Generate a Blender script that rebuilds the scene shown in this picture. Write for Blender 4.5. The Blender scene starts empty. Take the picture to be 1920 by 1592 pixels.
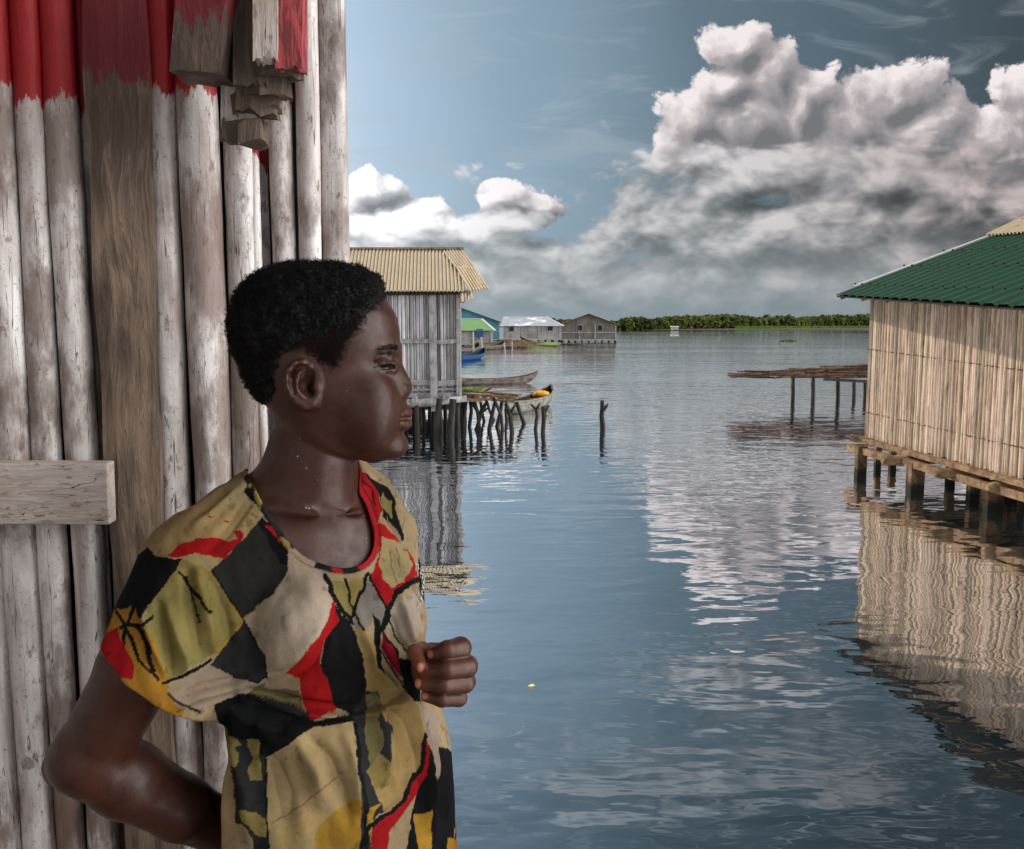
import bpy, math, random
import numpy as np
from mathutils import Vector, Matrix
random.seed(7); rng = np.random.default_rng(7)
S = bpy.context.scene; COL = S.collection
R = math.radians
# ------------------------------------------------------------------ camera
CH = 2.6; FP = 1700.0; PITCH = math.atan((796-608)/FP)
cd = bpy.data.cameras.new('camera'); cam = bpy.data.objects.new('camera', cd); COL.objects.link(cam)
cam.location = (0, 0, CH); cam.rotation_euler = (R(90)-PITCH, 0, 0)
cd.sensor_width = 36; cd.lens = FP/1920*36; cd.clip_start = .05; cd.clip_end = 9000
S.camera = cam
S.render.resolution_x = 1024; S.render.resolution_y = 849
S.view_settings.view_transform = 'Standard'; S.view_settings.look = 'None'
S.view_settings.gamma = 1; S.view_settings.exposure = 0.0
cp, sp = math.cos(PITCH), math.sin(PITCH)
def ray(px, py):
    xc = (px-960)/FP; yc = (796-py)/FP
    return Vector((xc, yc*sp+cp, yc*cp-sp))
def P(px, py, d):
    r = ray(px, py); r = r*(d/r.y); r.z += CH; return r
def W(px, py, z=0.0):
    r = ray(px, py); r = r*((z-CH)/r.z); r.z += CH; return r
def UV(px, py):
    r = ray(px, py); return (r.x/r.y, r.z/r.y)
# ------------------------------------------------------------------ node helpers
class NT:
    def __init__(s, tree): s.t = tree; s.n = tree.nodes; s.l = tree.links
    def new(s, typ, **kw):
        x = s.n.new(typ)
        for k, v in kw.items(): setattr(x, k, v)
        return x
    def put(s, sock, v):
        if v is None: return
        if hasattr(v, 'is_linked') or hasattr(v, 'links'): s.l.new(v, sock)
        else: sock.default_value = v
    def m(s, op, a, b=None, c=None, clamp=False):
        x = s.new('ShaderNodeMath', operation=op, use_clamp=clamp)
        for i, v in enumerate((a, b, c)):
            if v is not None: s.put(x.inputs[i], v)
        return x.outputs[0]
    def v(s, op, a, b=None, c=None):
        x = s.new('ShaderNodeVectorMath', operation=op)
        for i, w in enumerate((a, b, c)):
            if w is not None: s.put(x.inputs[i], w)
        return x.outputs['Value'] if op in ('LENGTH', 'DOT_PRODUCT', 'DISTANCE') else x.outputs['Vector']
    def scale(s, a, k):
        x = s.new('ShaderNodeVectorMath', operation='SCALE'); s.put(x.inputs[0], a); s.put(x.inputs['Scale'], k); return x.outputs['Vector']
    def noise(s, vec, sc, det=4, rough=.55, dist=0, col=False, lac=2.0):
        x = s.new('ShaderNodeTexNoise'); s.put(x.inputs['Vector'], vec); x.inputs['Scale'].default_value = sc
        x.inputs['Detail'].default_value = det; x.inputs['Roughness'].default_value = rough; x.inputs['Distortion'].default_value = dist
        x.inputs['Lacunarity'].default_value = lac
        return x.outputs['Color' if col else 'Fac']
    def ss(s, x, a, b, lo=0., hi=1., typ='SMOOTHSTEP'):
        r = s.new('ShaderNodeMapRange', interpolation_type=typ); r.clamp = True if hasattr(r, 'clamp') else True
        s.put(r.inputs['Value'], x); s.put(r.inputs['From Min'], a); s.put(r.inputs['From Max'], b)
        r.inputs['To Min'].default_value = lo; r.inputs['To Max'].default_value = hi
        return r.outputs['Result']
    def mix(s, f, a, b, mode='MIX'):
        x = s.new('ShaderNodeMix', data_type='RGBA', blend_type=mode)
        s.put(x.inputs['Factor'], f)
        for k, w in ((6, a), (7, b)):
            if isinstance(w, (tuple, list)): w = tuple(w)+(1,) if len(w) == 3 else w
            s.put(x.inputs[k], w)
        return x.outputs[2]
    def ramp(s, f, stops):
        x = s.new('ShaderNodeValToRGB'); e = x.color_ramp.elements
        while len(e) < len(stops): e.new(.5)
        for i, (p, c) in enumerate(stops):
            e[i].position = p; e[i].color = tuple(c)+(1,) if len(c) == 3 else c
        s.put(x.inputs[0], f); return x.outputs[0]
    def xyz(s, v):
        x = s.new('ShaderNodeSeparateXYZ'); s.put(x.inputs[0], v); return x.outputs
    def comb(s, a, b, c=0.0):
        x = s.new('ShaderNodeCombineXYZ'); s.put(x.inputs[0], a); s.put(x.inputs[1], b); s.put(x.inputs[2], c); return x.outputs[0]
# ------------------------------------------------------------------ sun
SUNDIR = Vector((-.66, .34, .62)).normalized()          # towards the sun: high on the left
sl = bpy.data.lights.new('sun', 'SUN'); sl.energy = 3.4; sl.angle = R(.6); sl.color = (1, .87, .72)
so = bpy.data.objects.new('sun', sl); COL.objects.link(so)
so.rotation_euler = SUNDIR.to_track_quat('Z', 'Y').to_euler()
# ------------------------------------------------------------------ world: Nishita sky with cloud banks by direction
wd = bpy.data.worlds.new('World'); S.world = wd; wd.use_nodes = True
nt = wd.node_tree; nt.nodes.clear(); n = NT(nt)
CUM = [(1385,100,72,62),(1365,165,75,70),(1450,150,80,80),(1300,230,90,66),(1400,235,140,80),(1310,280,100,50),(1510,200,95,80),(1600,235,130,95),
       (1690,180,105,72),(1740,245,95,85),(1925,195,80,75),(1870,262,95,72),(1500,300,200,70),
       (700,365,80,55),(775,400,85,40),(655,400,80,75),(938,374,52,40),(1002,386,58,38)]
GRY = [(1500,420,430,135),(1880,400,280,150),(1720,500,420,110),(900,540,500,50),(1350,560,600,45),(1050,510,560,85),(720,485,280,85),(1450,530,600,90),(1700,340,300,80),(1400,345,240,55),(990,420,90,22),(770,425,170,30),(850,445,200,26),(1420,-120,170,60),(1250,-330,260,70),(1620,-300,240,80)]
def group(name, fn):
    g = bpy.data.node_groups.new(name, 'ShaderNodeTree')
    g.interface.new_socket('P', in_out='INPUT', socket_type='NodeSocketVector')
    g.interface.new_socket('D', in_out='OUTPUT', socket_type='NodeSocketFloat')
    k = NT(g); gi = k.new('NodeGroupInput'); go = k.new('NodeGroupOutput')
    g.interface.new_socket('E', in_out='OUTPUT', socket_type='NodeSocketFloat')
    r_ = fn(k, gi.outputs[0]); k.l.new(r_[0], go.inputs[0]); k.l.new(r_[1], go.inputs[1]); return g
def blobs(k, p, lst, sm):
    acc = None
    for (x, y, rx, ry) in lst:
        u, v = UV(x, y)
        q = k.v('MULTIPLY_ADD', p, (FP/rx, FP/ry, 0), (-u*FP/rx, -v*FP/ry, 0))
        d = k.m('SUBTRACT', 1.0, k.v('LENGTH', q))
        acc = d if acc is None else k.m('SMOOTH_MAX', acc, d, sm)
    return k.m('MAXIMUM', acc, -1.5)
def noise2(k, vec, sc, det, rough, dist=0, col=False):
    o = k.noise(vec, sc, det, rough, dist, col); o.node.noise_dimensions = '2D'; return o
def f_cum(k, p):
    w = k.v('SUBTRACT', noise2(k, p, 12, 2, .5, 0, True), (.5, .5, .5))
    q = k.v('MULTIPLY', k.v('ADD', p, k.scale(w, .035)), (1, 1, 0))
    e = blobs(k, q, CUM, .22)
    vo = k.new('ShaderNodeTexVoronoi', feature='F1'); vo.voronoi_dimensions = '2D'; vo.inputs['Scale'].default_value = 22
    vo.inputs['Detail'].default_value = 3; vo.inputs['Roughness'].default_value = .55; vo.inputs['Lacunarity'].default_value = 2.3
    k.put(vo.inputs['Vector'], q)
    b = k.m('SUBTRACT', .45, vo.outputs['Distance'])
    nz = k.m('SUBTRACT', noise2(k, p, 26, 5, .55), .5)
    return k.m('ADD', k.m('MULTIPLY_ADD', b, .62, k.m('MULTIPLY', e, 1.35)), k.m('MULTIPLY', nz, .32)), e
def f_gry(k, p):
    q = k.v('MULTIPLY', p, (1, 1.75, 1))
    e = blobs(k, p, GRY, .3)
    w = k.scale(k.v('SUBTRACT', noise2(k, q, 9, 2, .5, 0, True), (.5, .5, .5)), .05)
    q = k.v('ADD', q, w)
    vo = k.new('ShaderNodeTexVoronoi', feature='F1'); vo.voronoi_dimensions = '2D'; vo.inputs['Scale'].default_value = 17
    vo.inputs['Detail'].default_value = 2; vo.inputs['Roughness'].default_value = .5; vo.inputs['Lacunarity'].default_value = 2.2
    k.put(vo.inputs['Vector'], q)
    nz = k.m('SUBTRACT', noise2(k, q, 10, 6, .52), .5)
    nz = k.m('MULTIPLY_ADD', k.m('SUBTRACT', .45, vo.outputs['Distance']), .55, k.m('MULTIPLY', nz, 1.35))
    return k.m('MULTIPLY_ADD', e, .72, nz), e
GC = group('cumulus', f_cum); GG = group('greycloud', f_gry)
def use(g, p):
    x = n.new('ShaderNodeGroup'); x.node_tree = g; n.put(x.inputs[0], p); return x.outputs
tc = n.new('ShaderNodeTexCoord').outputs['Generated']
X, Y, Z = n.xyz(tc)
yy = n.m('MAXIMUM', Y, .08)
p = n.comb(n.m('DIVIDE', X, yy), n.m('DIVIDE', Z, yy), 0)
U, V, _ = n.xyz(p)
sky = n.new('ShaderNodeTexSky', sky_type='NISHITA'); sky.sun_disc = False
sky.sun_elevation = math.asin(SUNDIR.z); sky.sun_rotation = math.atan2(SUNDIR.x, SUNDIR.y)
sky.air_density = 1.2; sky.dust_density = 2.0; sky.ozone_density = 2.0
nish = sky.outputs[0]
wob = n.m('MULTIPLY_ADD', noise2(n, p, 2.5, 3, .5), .12, -.06)
ux = n.m('ADD', n.m('ADD', U, wob), n.m('MULTIPLY', V, .25))
blue = n.ramp(n.ss(ux, -.22, .62, typ='LINEAR'), [(0, (7.6, 8.8, 9.4)), (.16, (4.7, 6.2, 7.8)), (.36, (2.6, 3.75, 4.8)), (.58, (1.25, 1.85, 2.3)), (1, (.45, .62, .72))])
base = n.mix(.92, nish, blue); base = n.mix(n.ss(V, .36, .72), base, n.mix(1, base, (.50, .50, .52), 'MULTIPLY'))
wz = noise2(n, n.v('MULTIPLY', p, (3, 14, 1)), 2.2, 5, .6, .6)
base = n.mix(n.m('MULTIPLY', n.ss(wz, .48, .8), .4), base, (4.4, 5.0, 5.4))
hz = n.ss(V, .0, .16, 1, 0)
base = n.mix(n.m('MULTIPLY', hz, .7), base, (2.6, 3.35, 3.7))
rt = n.ss(U, .1, .55); lf = n.ss(U, .10, -.18)
c0, e0 = use(GC, p)[:2]; c1, e1 = use(GC, n.v('ADD', p, (-.011, .013, 0)))[:2]
ca = n.ss(c0, -.16, .07)
cs = n.m('MULTIPLY_ADD', n.m('SUBTRACT', c0, c1), .58, n.m('MULTIPLY_ADD', n.m('SUBTRACT', e0, e1), 0.75, .46))
cs = n.m('ADD', cs, n.m('MULTIPLY', n.m('MAXIMUM', c0, 0.), -.25))
ccol = n.ramp(cs, [(0, (1.8, 1.85, 2.0)), (.26, (2.9, 2.75, 2.9)), (.55, (4.3, 3.9, 4.0)), (.95, (9.0, 8.2, 8.2))])
ccol = n.mix(lf, ccol, n.mix(1, ccol, (1.3, 1.42, 1.48), 'MULTIPLY'))
col = n.mix(ca, base, ccol)
g0 = use(GG, p)[0]; g1 = use(GG, n.v('ADD', p, (-.010, .022, 0)))[0]
al = n.ss(g0, -.36, .05)
sh = n.m('MULTIPLY_ADD', n.m('SUBTRACT', g0, g1), .72, .50)
gcol = n.ramp(sh, [(0, (.8, .92, .98)), (.28, (1.5, 1.72, 1.82)), (.55, (3.2, 3.4, 3.55)), (.95, (7.2, 7.1, 7.2))])
gcol = n.mix(rt, gcol, n.mix(1, gcol, (.78, .68, .66), 'MULTIPLY'))
gcol = n.mix(lf, gcol, n.mix(1, gcol, (1.7, 1.7, 1.7), 'MULTIPLY'))
lowm = n.ss(V, .03, .12, 1, 0)
gcol = n.mix(n.m('MULTIPLY', lowm, .6), gcol, (3.3, 3.75, 3.95))
al = n.m('MULTIPLY', al, n.ss(V, -.01, .05, .3, .97))
al = n.m('MULTIPLY', al, n.ss(V, .36, .46, 1, .30))
col = n.mix(al, col, gcol)
# the rest of the sky: bright lobes added beside and behind the viewer to light girl and wall
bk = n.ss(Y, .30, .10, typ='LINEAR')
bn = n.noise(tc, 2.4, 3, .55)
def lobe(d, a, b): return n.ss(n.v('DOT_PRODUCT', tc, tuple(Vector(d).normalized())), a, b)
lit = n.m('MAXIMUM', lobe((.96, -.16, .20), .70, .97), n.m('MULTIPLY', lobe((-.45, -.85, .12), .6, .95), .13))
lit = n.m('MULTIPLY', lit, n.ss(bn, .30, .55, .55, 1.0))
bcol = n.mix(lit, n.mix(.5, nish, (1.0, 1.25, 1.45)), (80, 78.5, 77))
def back(c):
    b_ = n.new('ShaderNodeBackground'); n.put(b_.inputs[0], c); b_.inputs[1].default_value = .1; return b_.outputs[0]
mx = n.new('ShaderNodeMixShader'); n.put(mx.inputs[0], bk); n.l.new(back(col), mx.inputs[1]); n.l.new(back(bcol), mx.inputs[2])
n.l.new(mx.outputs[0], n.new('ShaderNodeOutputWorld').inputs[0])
wd.cycles.sampling_method = 'MANUAL'; wd.cycles.sample_map_resolution = 512
# ------------------------------------------------------------------ materials
def material(name):
    m = bpy.data.materials.new(name); m.use_nodes = True
    k = NT(m.node_tree); b = m.node_tree.nodes['Principled BSDF']
    return m, k, b
def bump(k, b, h, st=.5, dist=.01):
    x = k.new('ShaderNodeBump'); x.inputs['Strength'].default_value = st; x.inputs['Distance'].default_value = dist
    k.put(x.inputs['Height'], h); k.l.new(x.outputs[0], b.inputs['Normal']); return x
def wood(name, light, dark, sc=6, stretch=(1, 1, .12), rough=.8, bst=.5, bd=.006, lo=.35, hi=.65, spots=None, obj=True, tone=True, wet=None):
    m, k, b = material(name)
    co = k.new('ShaderNodeTexCoord').outputs['Object' if obj else 'Generated']
    q = k.v('MULTIPLY', co, stretch)
    a = k.noise(q, sc, 8, .62, .3); f = k.noise(q, sc*7, 5, .6)
    c = k.mix(k.ss(k.m('ADD', k.m('MULTIPLY', a, .7), k.m('MULTIPLY', f, .3)), lo, hi), dark, light)
    if spots:
        s = k.noise(co, spots[1], 6, .65); c = k.mix(k.ss(s, spots[2], spots[2]+.08), c, spots[0])
    if wet is not None:     # slime and damp up to the flood mark
        zz = k.xyz(k.new('ShaderNodeNewGeometry').outputs['Position'])[2]; zz = k.m('ADD', zz, k.m('MULTIPLY', k.m('SUBTRACT', f, .5), .25))
        c = k.mix(k.ss(zz, wet+.06, wet-.06), c, (.022, .020, .014))
    if tone:
        at = k.new('ShaderNodeAttribute', attribute_name='tone'); c = k.mix(1, c, at.outputs['Color'], 'MULTIPLY')
    k.put(b.inputs['Base Color'], c); b.inputs['Roughness'].default_value = rough; b.inputs['Specular IOR Level'].default_value = .3
    bump(k, b, k.m('ADD', a, f), bst, bd)
    return m
# ------------------------------------------------------------------ mesh builder
class MB:
    def __init__(s): s.v = []; s.f = []; s.t = []; s.sm = []; s.tone = (1, 1, 1)
    def add(s, vs, fs, smooth=False):
        o = len(s.v); s.v += [tuple(x) for x in vs]
        for f in fs: s.f.append(tuple(i+o for i in f)); s.t.append(s.tone); s.sm.append(smooth)
    def hexa(s, a, b):        # a, b: two matching loops of points
        k = len(a); s.add(list(a)+list(b), [tuple(range(k))[::-1], tuple(range(k, 2*k))]+[(i, (i+1) % k, k+(i+1) % k, k+i) for i in range(k)])
    def bar(s, p0, p1, w, h, up=(0, 0, 1), w1=None, h1=None):
        p0 = Vector(p0); p1 = Vector(p1); d = (p1-p0).normalized(); sd = d.cross(Vector(up)).normalized(); u = sd.cross(d)
        w1 = w1 or w; h1 = h1 or h
        L = [p0+sd*a*w/2+u*b*h/2 for a, b in ((-1, -1), (1, -1), (1, 1), (-1, 1))]
        M = [p1+sd*a*w1/2+u*b*h1/2 for a, b in ((-1, -1), (1, -1), (1, 1), (-1, 1))]
        s.hexa(L, M)
    def tube(s, pts, rad, k=8, wob=0, caps=True):
        pts = [Vector(x) for x in pts]; vs = []; fs = []
        ref = None
        for i, q in enumerate(pts):
            d = (pts[min(i+1, len(pts)-1)]-pts[max(i-1, 0)]).normalized()
            if ref is None: ref = d.orthogonal().normalized()
            ref = (ref-d*ref.dot(d)).normalized(); b = d.cross(ref)
            r = rad[i] if hasattr(rad, '__len__') else rad
            for j in range(k):
                a = j*2*math.pi/k; rr = r*(1+random.uniform(-wob, wob))
                vs.append(q+ref*math.cos(a)*rr+b*math.sin(a)*rr)
        for i in range(len(pts)-1):
            for j in range(k): fs.append((i*k+j, i*k+(j+1) % k, (i+1)*k+(j+1) % k, (i+1)*k+j))
        s.add(vs, fs, True)
        if caps:
            o = len(s.v)-len(vs)
            s.f.append(tuple(range(o, o+k))[::-1]); s.t.append(s.tone); s.sm.append(False)
            o2 = len(s.v)-k; s.f.append(tuple(range(o2, o2+k))); s.t.append(s.tone); s.sm.append(False)
    def sheet(s, a, b, c, d, waves, amp, nv=6, th=.004, sag=0, sharp=False, jit=0):
        # a->b runs across the corrugations, a->d down them
        a, b, c, d = map(Vector, (a, b, c, d)); nrm = (b-a).cross(d-a).normalized(); nu = waves*(4 if sharp else 8); vs = []
        for j in range(nv+1):
            t = j/nv
            for i in range(nu+1):
                x = i/nu; ph = x*waves*2*math.pi
                if sharp: h = amp*[1, -.25, 0, 0][i % 4]
                else: h = amp*math.sin(ph)
                q = a.lerp(b, x).lerp(d.lerp(c, x), t)+nrm*(h+sag*math.sin(x*9+t*5))
                if jit and j == nv: q += (d-a).normalized()*jit*math.sin(int(x*waves/4)*12.9)
                vs.append(q)
        fs = [(j*(nu+1)+i, j*(nu+1)+i+1, (j+1)*(nu+1)+i+1, (j+1)*(nu+1)+i) for j in range(nv) for i in range(nu)]
        s.add(vs, fs, not sharp)
    def build(s, name, mat, parent=None, origin=None):
        me = bpy.data.meshes.new(name)
        o = Vector(origin) if origin is not None else Vector((0, 0, 0))
        me.from_pydata([(x[0]-o.x, x[1]-o.y, x[2]-o.z) for x in s.v], [], s.f)
        me.polygons.foreach_set('use_smooth', s.sm)
        ca = me.color_attributes.new('tone', 'FLOAT_COLOR', 'CORNER')
        cnt = [len(f) for f in s.f]; arr = np.repeat(np.array([t+(1,) for t in s.t], dtype=np.float32), cnt, axis=0)
        ca.data.foreach_set('color', arr.ravel())
        me.validate(); me.update()
        ob = bpy.data.objects.new(name, me); ob.location = o; COL.objects.link(ob)
        if mat: me.materials.append(mat)
        if parent:
            ob.parent = parent; ob.location = o-parent.location if origin is not None else -parent.location
        return ob
def tag(o, label=None, cat=None, group=None, kind=None):
    if label: o['label'] = label
    if cat: o['category'] = cat
    if group: o['group'] = group
    if kind: o['kind'] = kind
    return o
def thing(name, loc, label, cat, group=None):
    o = bpy.data.objects.new(name, None); o.empty_display_size = .1; o.location = loc; COL.objects.link(o)
    return tag(o, label, cat, group)
def gray(a=.15, lo=.85):
    g = lo+random.random()*a; return (g, g*random.uniform(.97, 1.0), g*random.uniform(.94, 1.0))
# ------------------------------------------------------------------ water
def make_water():
    m, k, b = material('lagoon_water')
    geo = k.new('ShaderNodeNewGeometry').outputs['Position']
    q1 = k.v('MULTIPLY', geo, (.55, 1.0, 1)); 
    a = k.noise(q1, 1.9, 2, .45, .3)
    c = k.noise(k.v('MULTIPLY', geo, (.6, 1.25, 1)), 4.6, 2, .5, .2)
    l = k.noise(k.v('MULTIPLY', geo, (.25, .5, 1)), .55, 2, .5)
    g = k.noise(k.v('MULTIPLY', geo, (.012, .05, 1)), 1.0, 3, .55)      # gusts: calm and ruffled bands
    gm = k.ss(g, .38, .62, .35, 1.0)
    h = k.m('ADD', k.m('MULTIPLY', a, .75), k.m('ADD', k.m('MULTIPLY', c, .11), k.m('MULTIPLY', l, 1.0)))
    h = k.m('MULTIPLY', h, gm)
    bump(k, b, h, 1.0, .036)
    k.put(b.inputs['Base Color'], (.014, .027, .034, 1)); b.inputs['Roughness'].default_value = .008
    b.inputs['IOR'].default_value = 1.33; b.inputs['Specular IOR Level'].default_value = .5
    k.put(b.inputs['Specular Tint'], (.92, .98, 1.0, 1))
    fr = k.new('ShaderNodeFresnel'); fr.inputs['IOR'].default_value = 1.45; bn_ = b.inputs['Normal'].links[0].from_socket; k.l.new(bn_, fr.inputs['Normal'])
    gl = k.new('ShaderNodeBsdfGlossy'); gl.inputs['Roughness'].default_value = .008; k.put(gl.inputs['Color'], (.97, .985, 1, 1)); k.l.new(bn_, gl.inputs['Normal'])
    mx = k.new('ShaderNodeMixShader'); k.put(mx.inputs[0], k.m('MULTIPLY_ADD', fr.outputs[0], (.44), .58, clamp=True)); k.l.new(b.outputs[0], mx.inputs[1]); k.l.new(gl.outputs[0], mx.inputs[2])
    k.l.new(mx.outputs[0], m.node_tree.nodes['Material Output'].inputs[0])
    w = MB(); xs = [-2500, -200, -30, 30, 200, 2500]; ys = [-400, -20, 10, 60, 300, 4500]
    vs = [(x, y, 0) for y in ys for x in xs]
    w.add(vs, [(j*6+i, j*6+i+1, (j+1)*6+i+1, (j+1)*6+i) for j in range(5) for i in range(5)])
    tag(w.build('water', m), kind='structure')
make_water()
bed = MB(); bed.add([(-2500, -400, -2.5), (2500, -400, -2.5), (2500, 4500, -2.5), (-2500, 4500, -2.5)], [(0, 1, 2, 3)])
mb_, kb_, bb_ = material('mud'); kb_.put(bb_.inputs['Base Color'], kb_.mix(kb_.noise(kb_.new('ShaderNodeTexCoord').outputs['Object'], .3), (.05, .045, .03), (.1, .08, .05)))
tag(bed.build('ground', mb_), kind='structure')
# ------------------------------------------------------------------ shared materials
M_cane_r = wood('weathered_cane', (.64, .53, .43), (.30, .22, .16), 5, (2, 2, .5), lo=.3, hi=.62, bd=.004)
M_cane_l = wood('grey_cane', (.60, .60, .62), (.30, .29, .30), 5, (2, 2, .5), lo=.3, hi=.6)
M_timber = wood('brown_timber', (.34, .22, .125), (.09, .055, .03), 5, (1.2, 1.2, 1.2), wet=.16)
M_greyt = wood('grey_timber', (.45, .44, .44), (.17, .155, .15), 6, (1.5, 1.5, .6))
M_wet = wood('wet_dark_wood', (.045, .034, .026), (.012, .010, .008), 6, (1, 1, .4), rough=.55)
M_rod = wood('reddish_poles', (.17, .09, .052), (.035, .02, .013), 4, (1, 1, 1), rough=.6)
M_dark = wood('painted_shade', (.03, .025, .02), (.012, .01, .01), 3)  # near-black colour standing in for shade inside huts and under the roof
def metal(name, c1, c2, rust, rf=.55, rough=.5, sc=2.0):
    m, k, b = material(name); co = k.new('ShaderNodeTexCoord').outputs['Object']
    c = k.mix(k.noise(co, sc, 5, .6), c1, c2)
    c = k.mix(k.ss(k.noise(k.v('MULTIPLY', co, (1, 1, .5)), sc*2.2, 8, .68), rf, rf+.12), c, rust)
    at = k.new('ShaderNodeAttribute', attribute_name='tone'); c = k.mix(1, c, at.outputs['Color'], 'MULTIPLY')
    k.put(b.inputs['Base Color'], c); b.inputs['Roughness'].default_value = rough; b.inputs['Specular IOR Level'].default_value = .4
    bump(k, b, k.noise(co, 9, 4), .3, .01); return m
M_tanroof = metal('rusty_tan_iron', (.50, .42, .29), (.38, .30, .20), (.24, .13, .07), .60, .6)
M_green = metal('green_iron', (.018, .066, .034), (.013, .046, .026), (.020, .032, .020), .6, .45)
M_white = metal('white_iron', (.72, .72, .72), (.5, .5, .5), (.25, .15, .1), .68, .5, 1.0)
M_lime = metal('lime_iron', (.18, .34, .12), (.14, .28, .12), (.25, .12, .06), .62, .6, .5)
M_teal = metal('teal_iron', (.13, .30, .24), (.11, .26, .22), (.2, .3, .25), .7, .6, .5)
M_rust = metal('rust_iron', (.42, .15, .06), (.30, .10, .05), (.14, .06, .04), .55, .7, .5)
M_greyroof = metal('patched_white_iron', (.42, .46, .50), (.30, .34, .38), (.85, .86, .88), .53, .5, .16)
# ------------------------------------------------------------------ cane wall: a row of split canes standing side by side
def cane_wall(mb, a0, a1, z0a, z0b, z1a, z1b, n_, nrm, rr=1.0, bow=.006):
    a0 = Vector((a0[0], a0[1], 0)); a1 = Vector((a1[0], a1[1], 0)); nrm = Vector(nrm).normalized(); d = (a1-a0); L = d.length; d.normalize()
    x = 0; ws = [random.uniform(.55, 1.45) for _ in range(n_)]; sc = L/sum(ws)
    for w_ in ws:
        w = w_*sc; t = (x+w/2)/L; c = a0+d*(x+w/2); x += w
        zb = z0a+(z0b-z0a)*t+random.uniform(-.02, .02); zt = z1a+(z1b-z1a)*t
        off = random.uniform(-.006, .008); lean = random.uniform(-.010, .010)
        g = random.choice((random.uniform(.42, .7), random.uniform(.75, 1.05), random.uniform(.9, 1.2))); mb.tone = (g, g*random.uniform(.93, 1), g*random.uniform(.86, 1))
        vs = []
        for j in range(4):
            tt = j/3; z = zb+(zt-zb)*tt; cc = c+nrm*(off+bow*math.sin(tt*5+x*40))+d*lean*(tt-.5)
            for i in range(6):
                an = math.pi*i/5
                q = cc+d*(math.cos(an)*w*.46*rr)*-1+nrm*(math.sin(an)*w*.55); vs.append((q.x, q.y, z))
        mb.add(vs, [(j*6+i, j*6+i+1, (j+1)*6+i+1, (j+1)*6+i) for j in range(3) for i in range(5)], True)
    mb.tone = (1, 1, 1)
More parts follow.
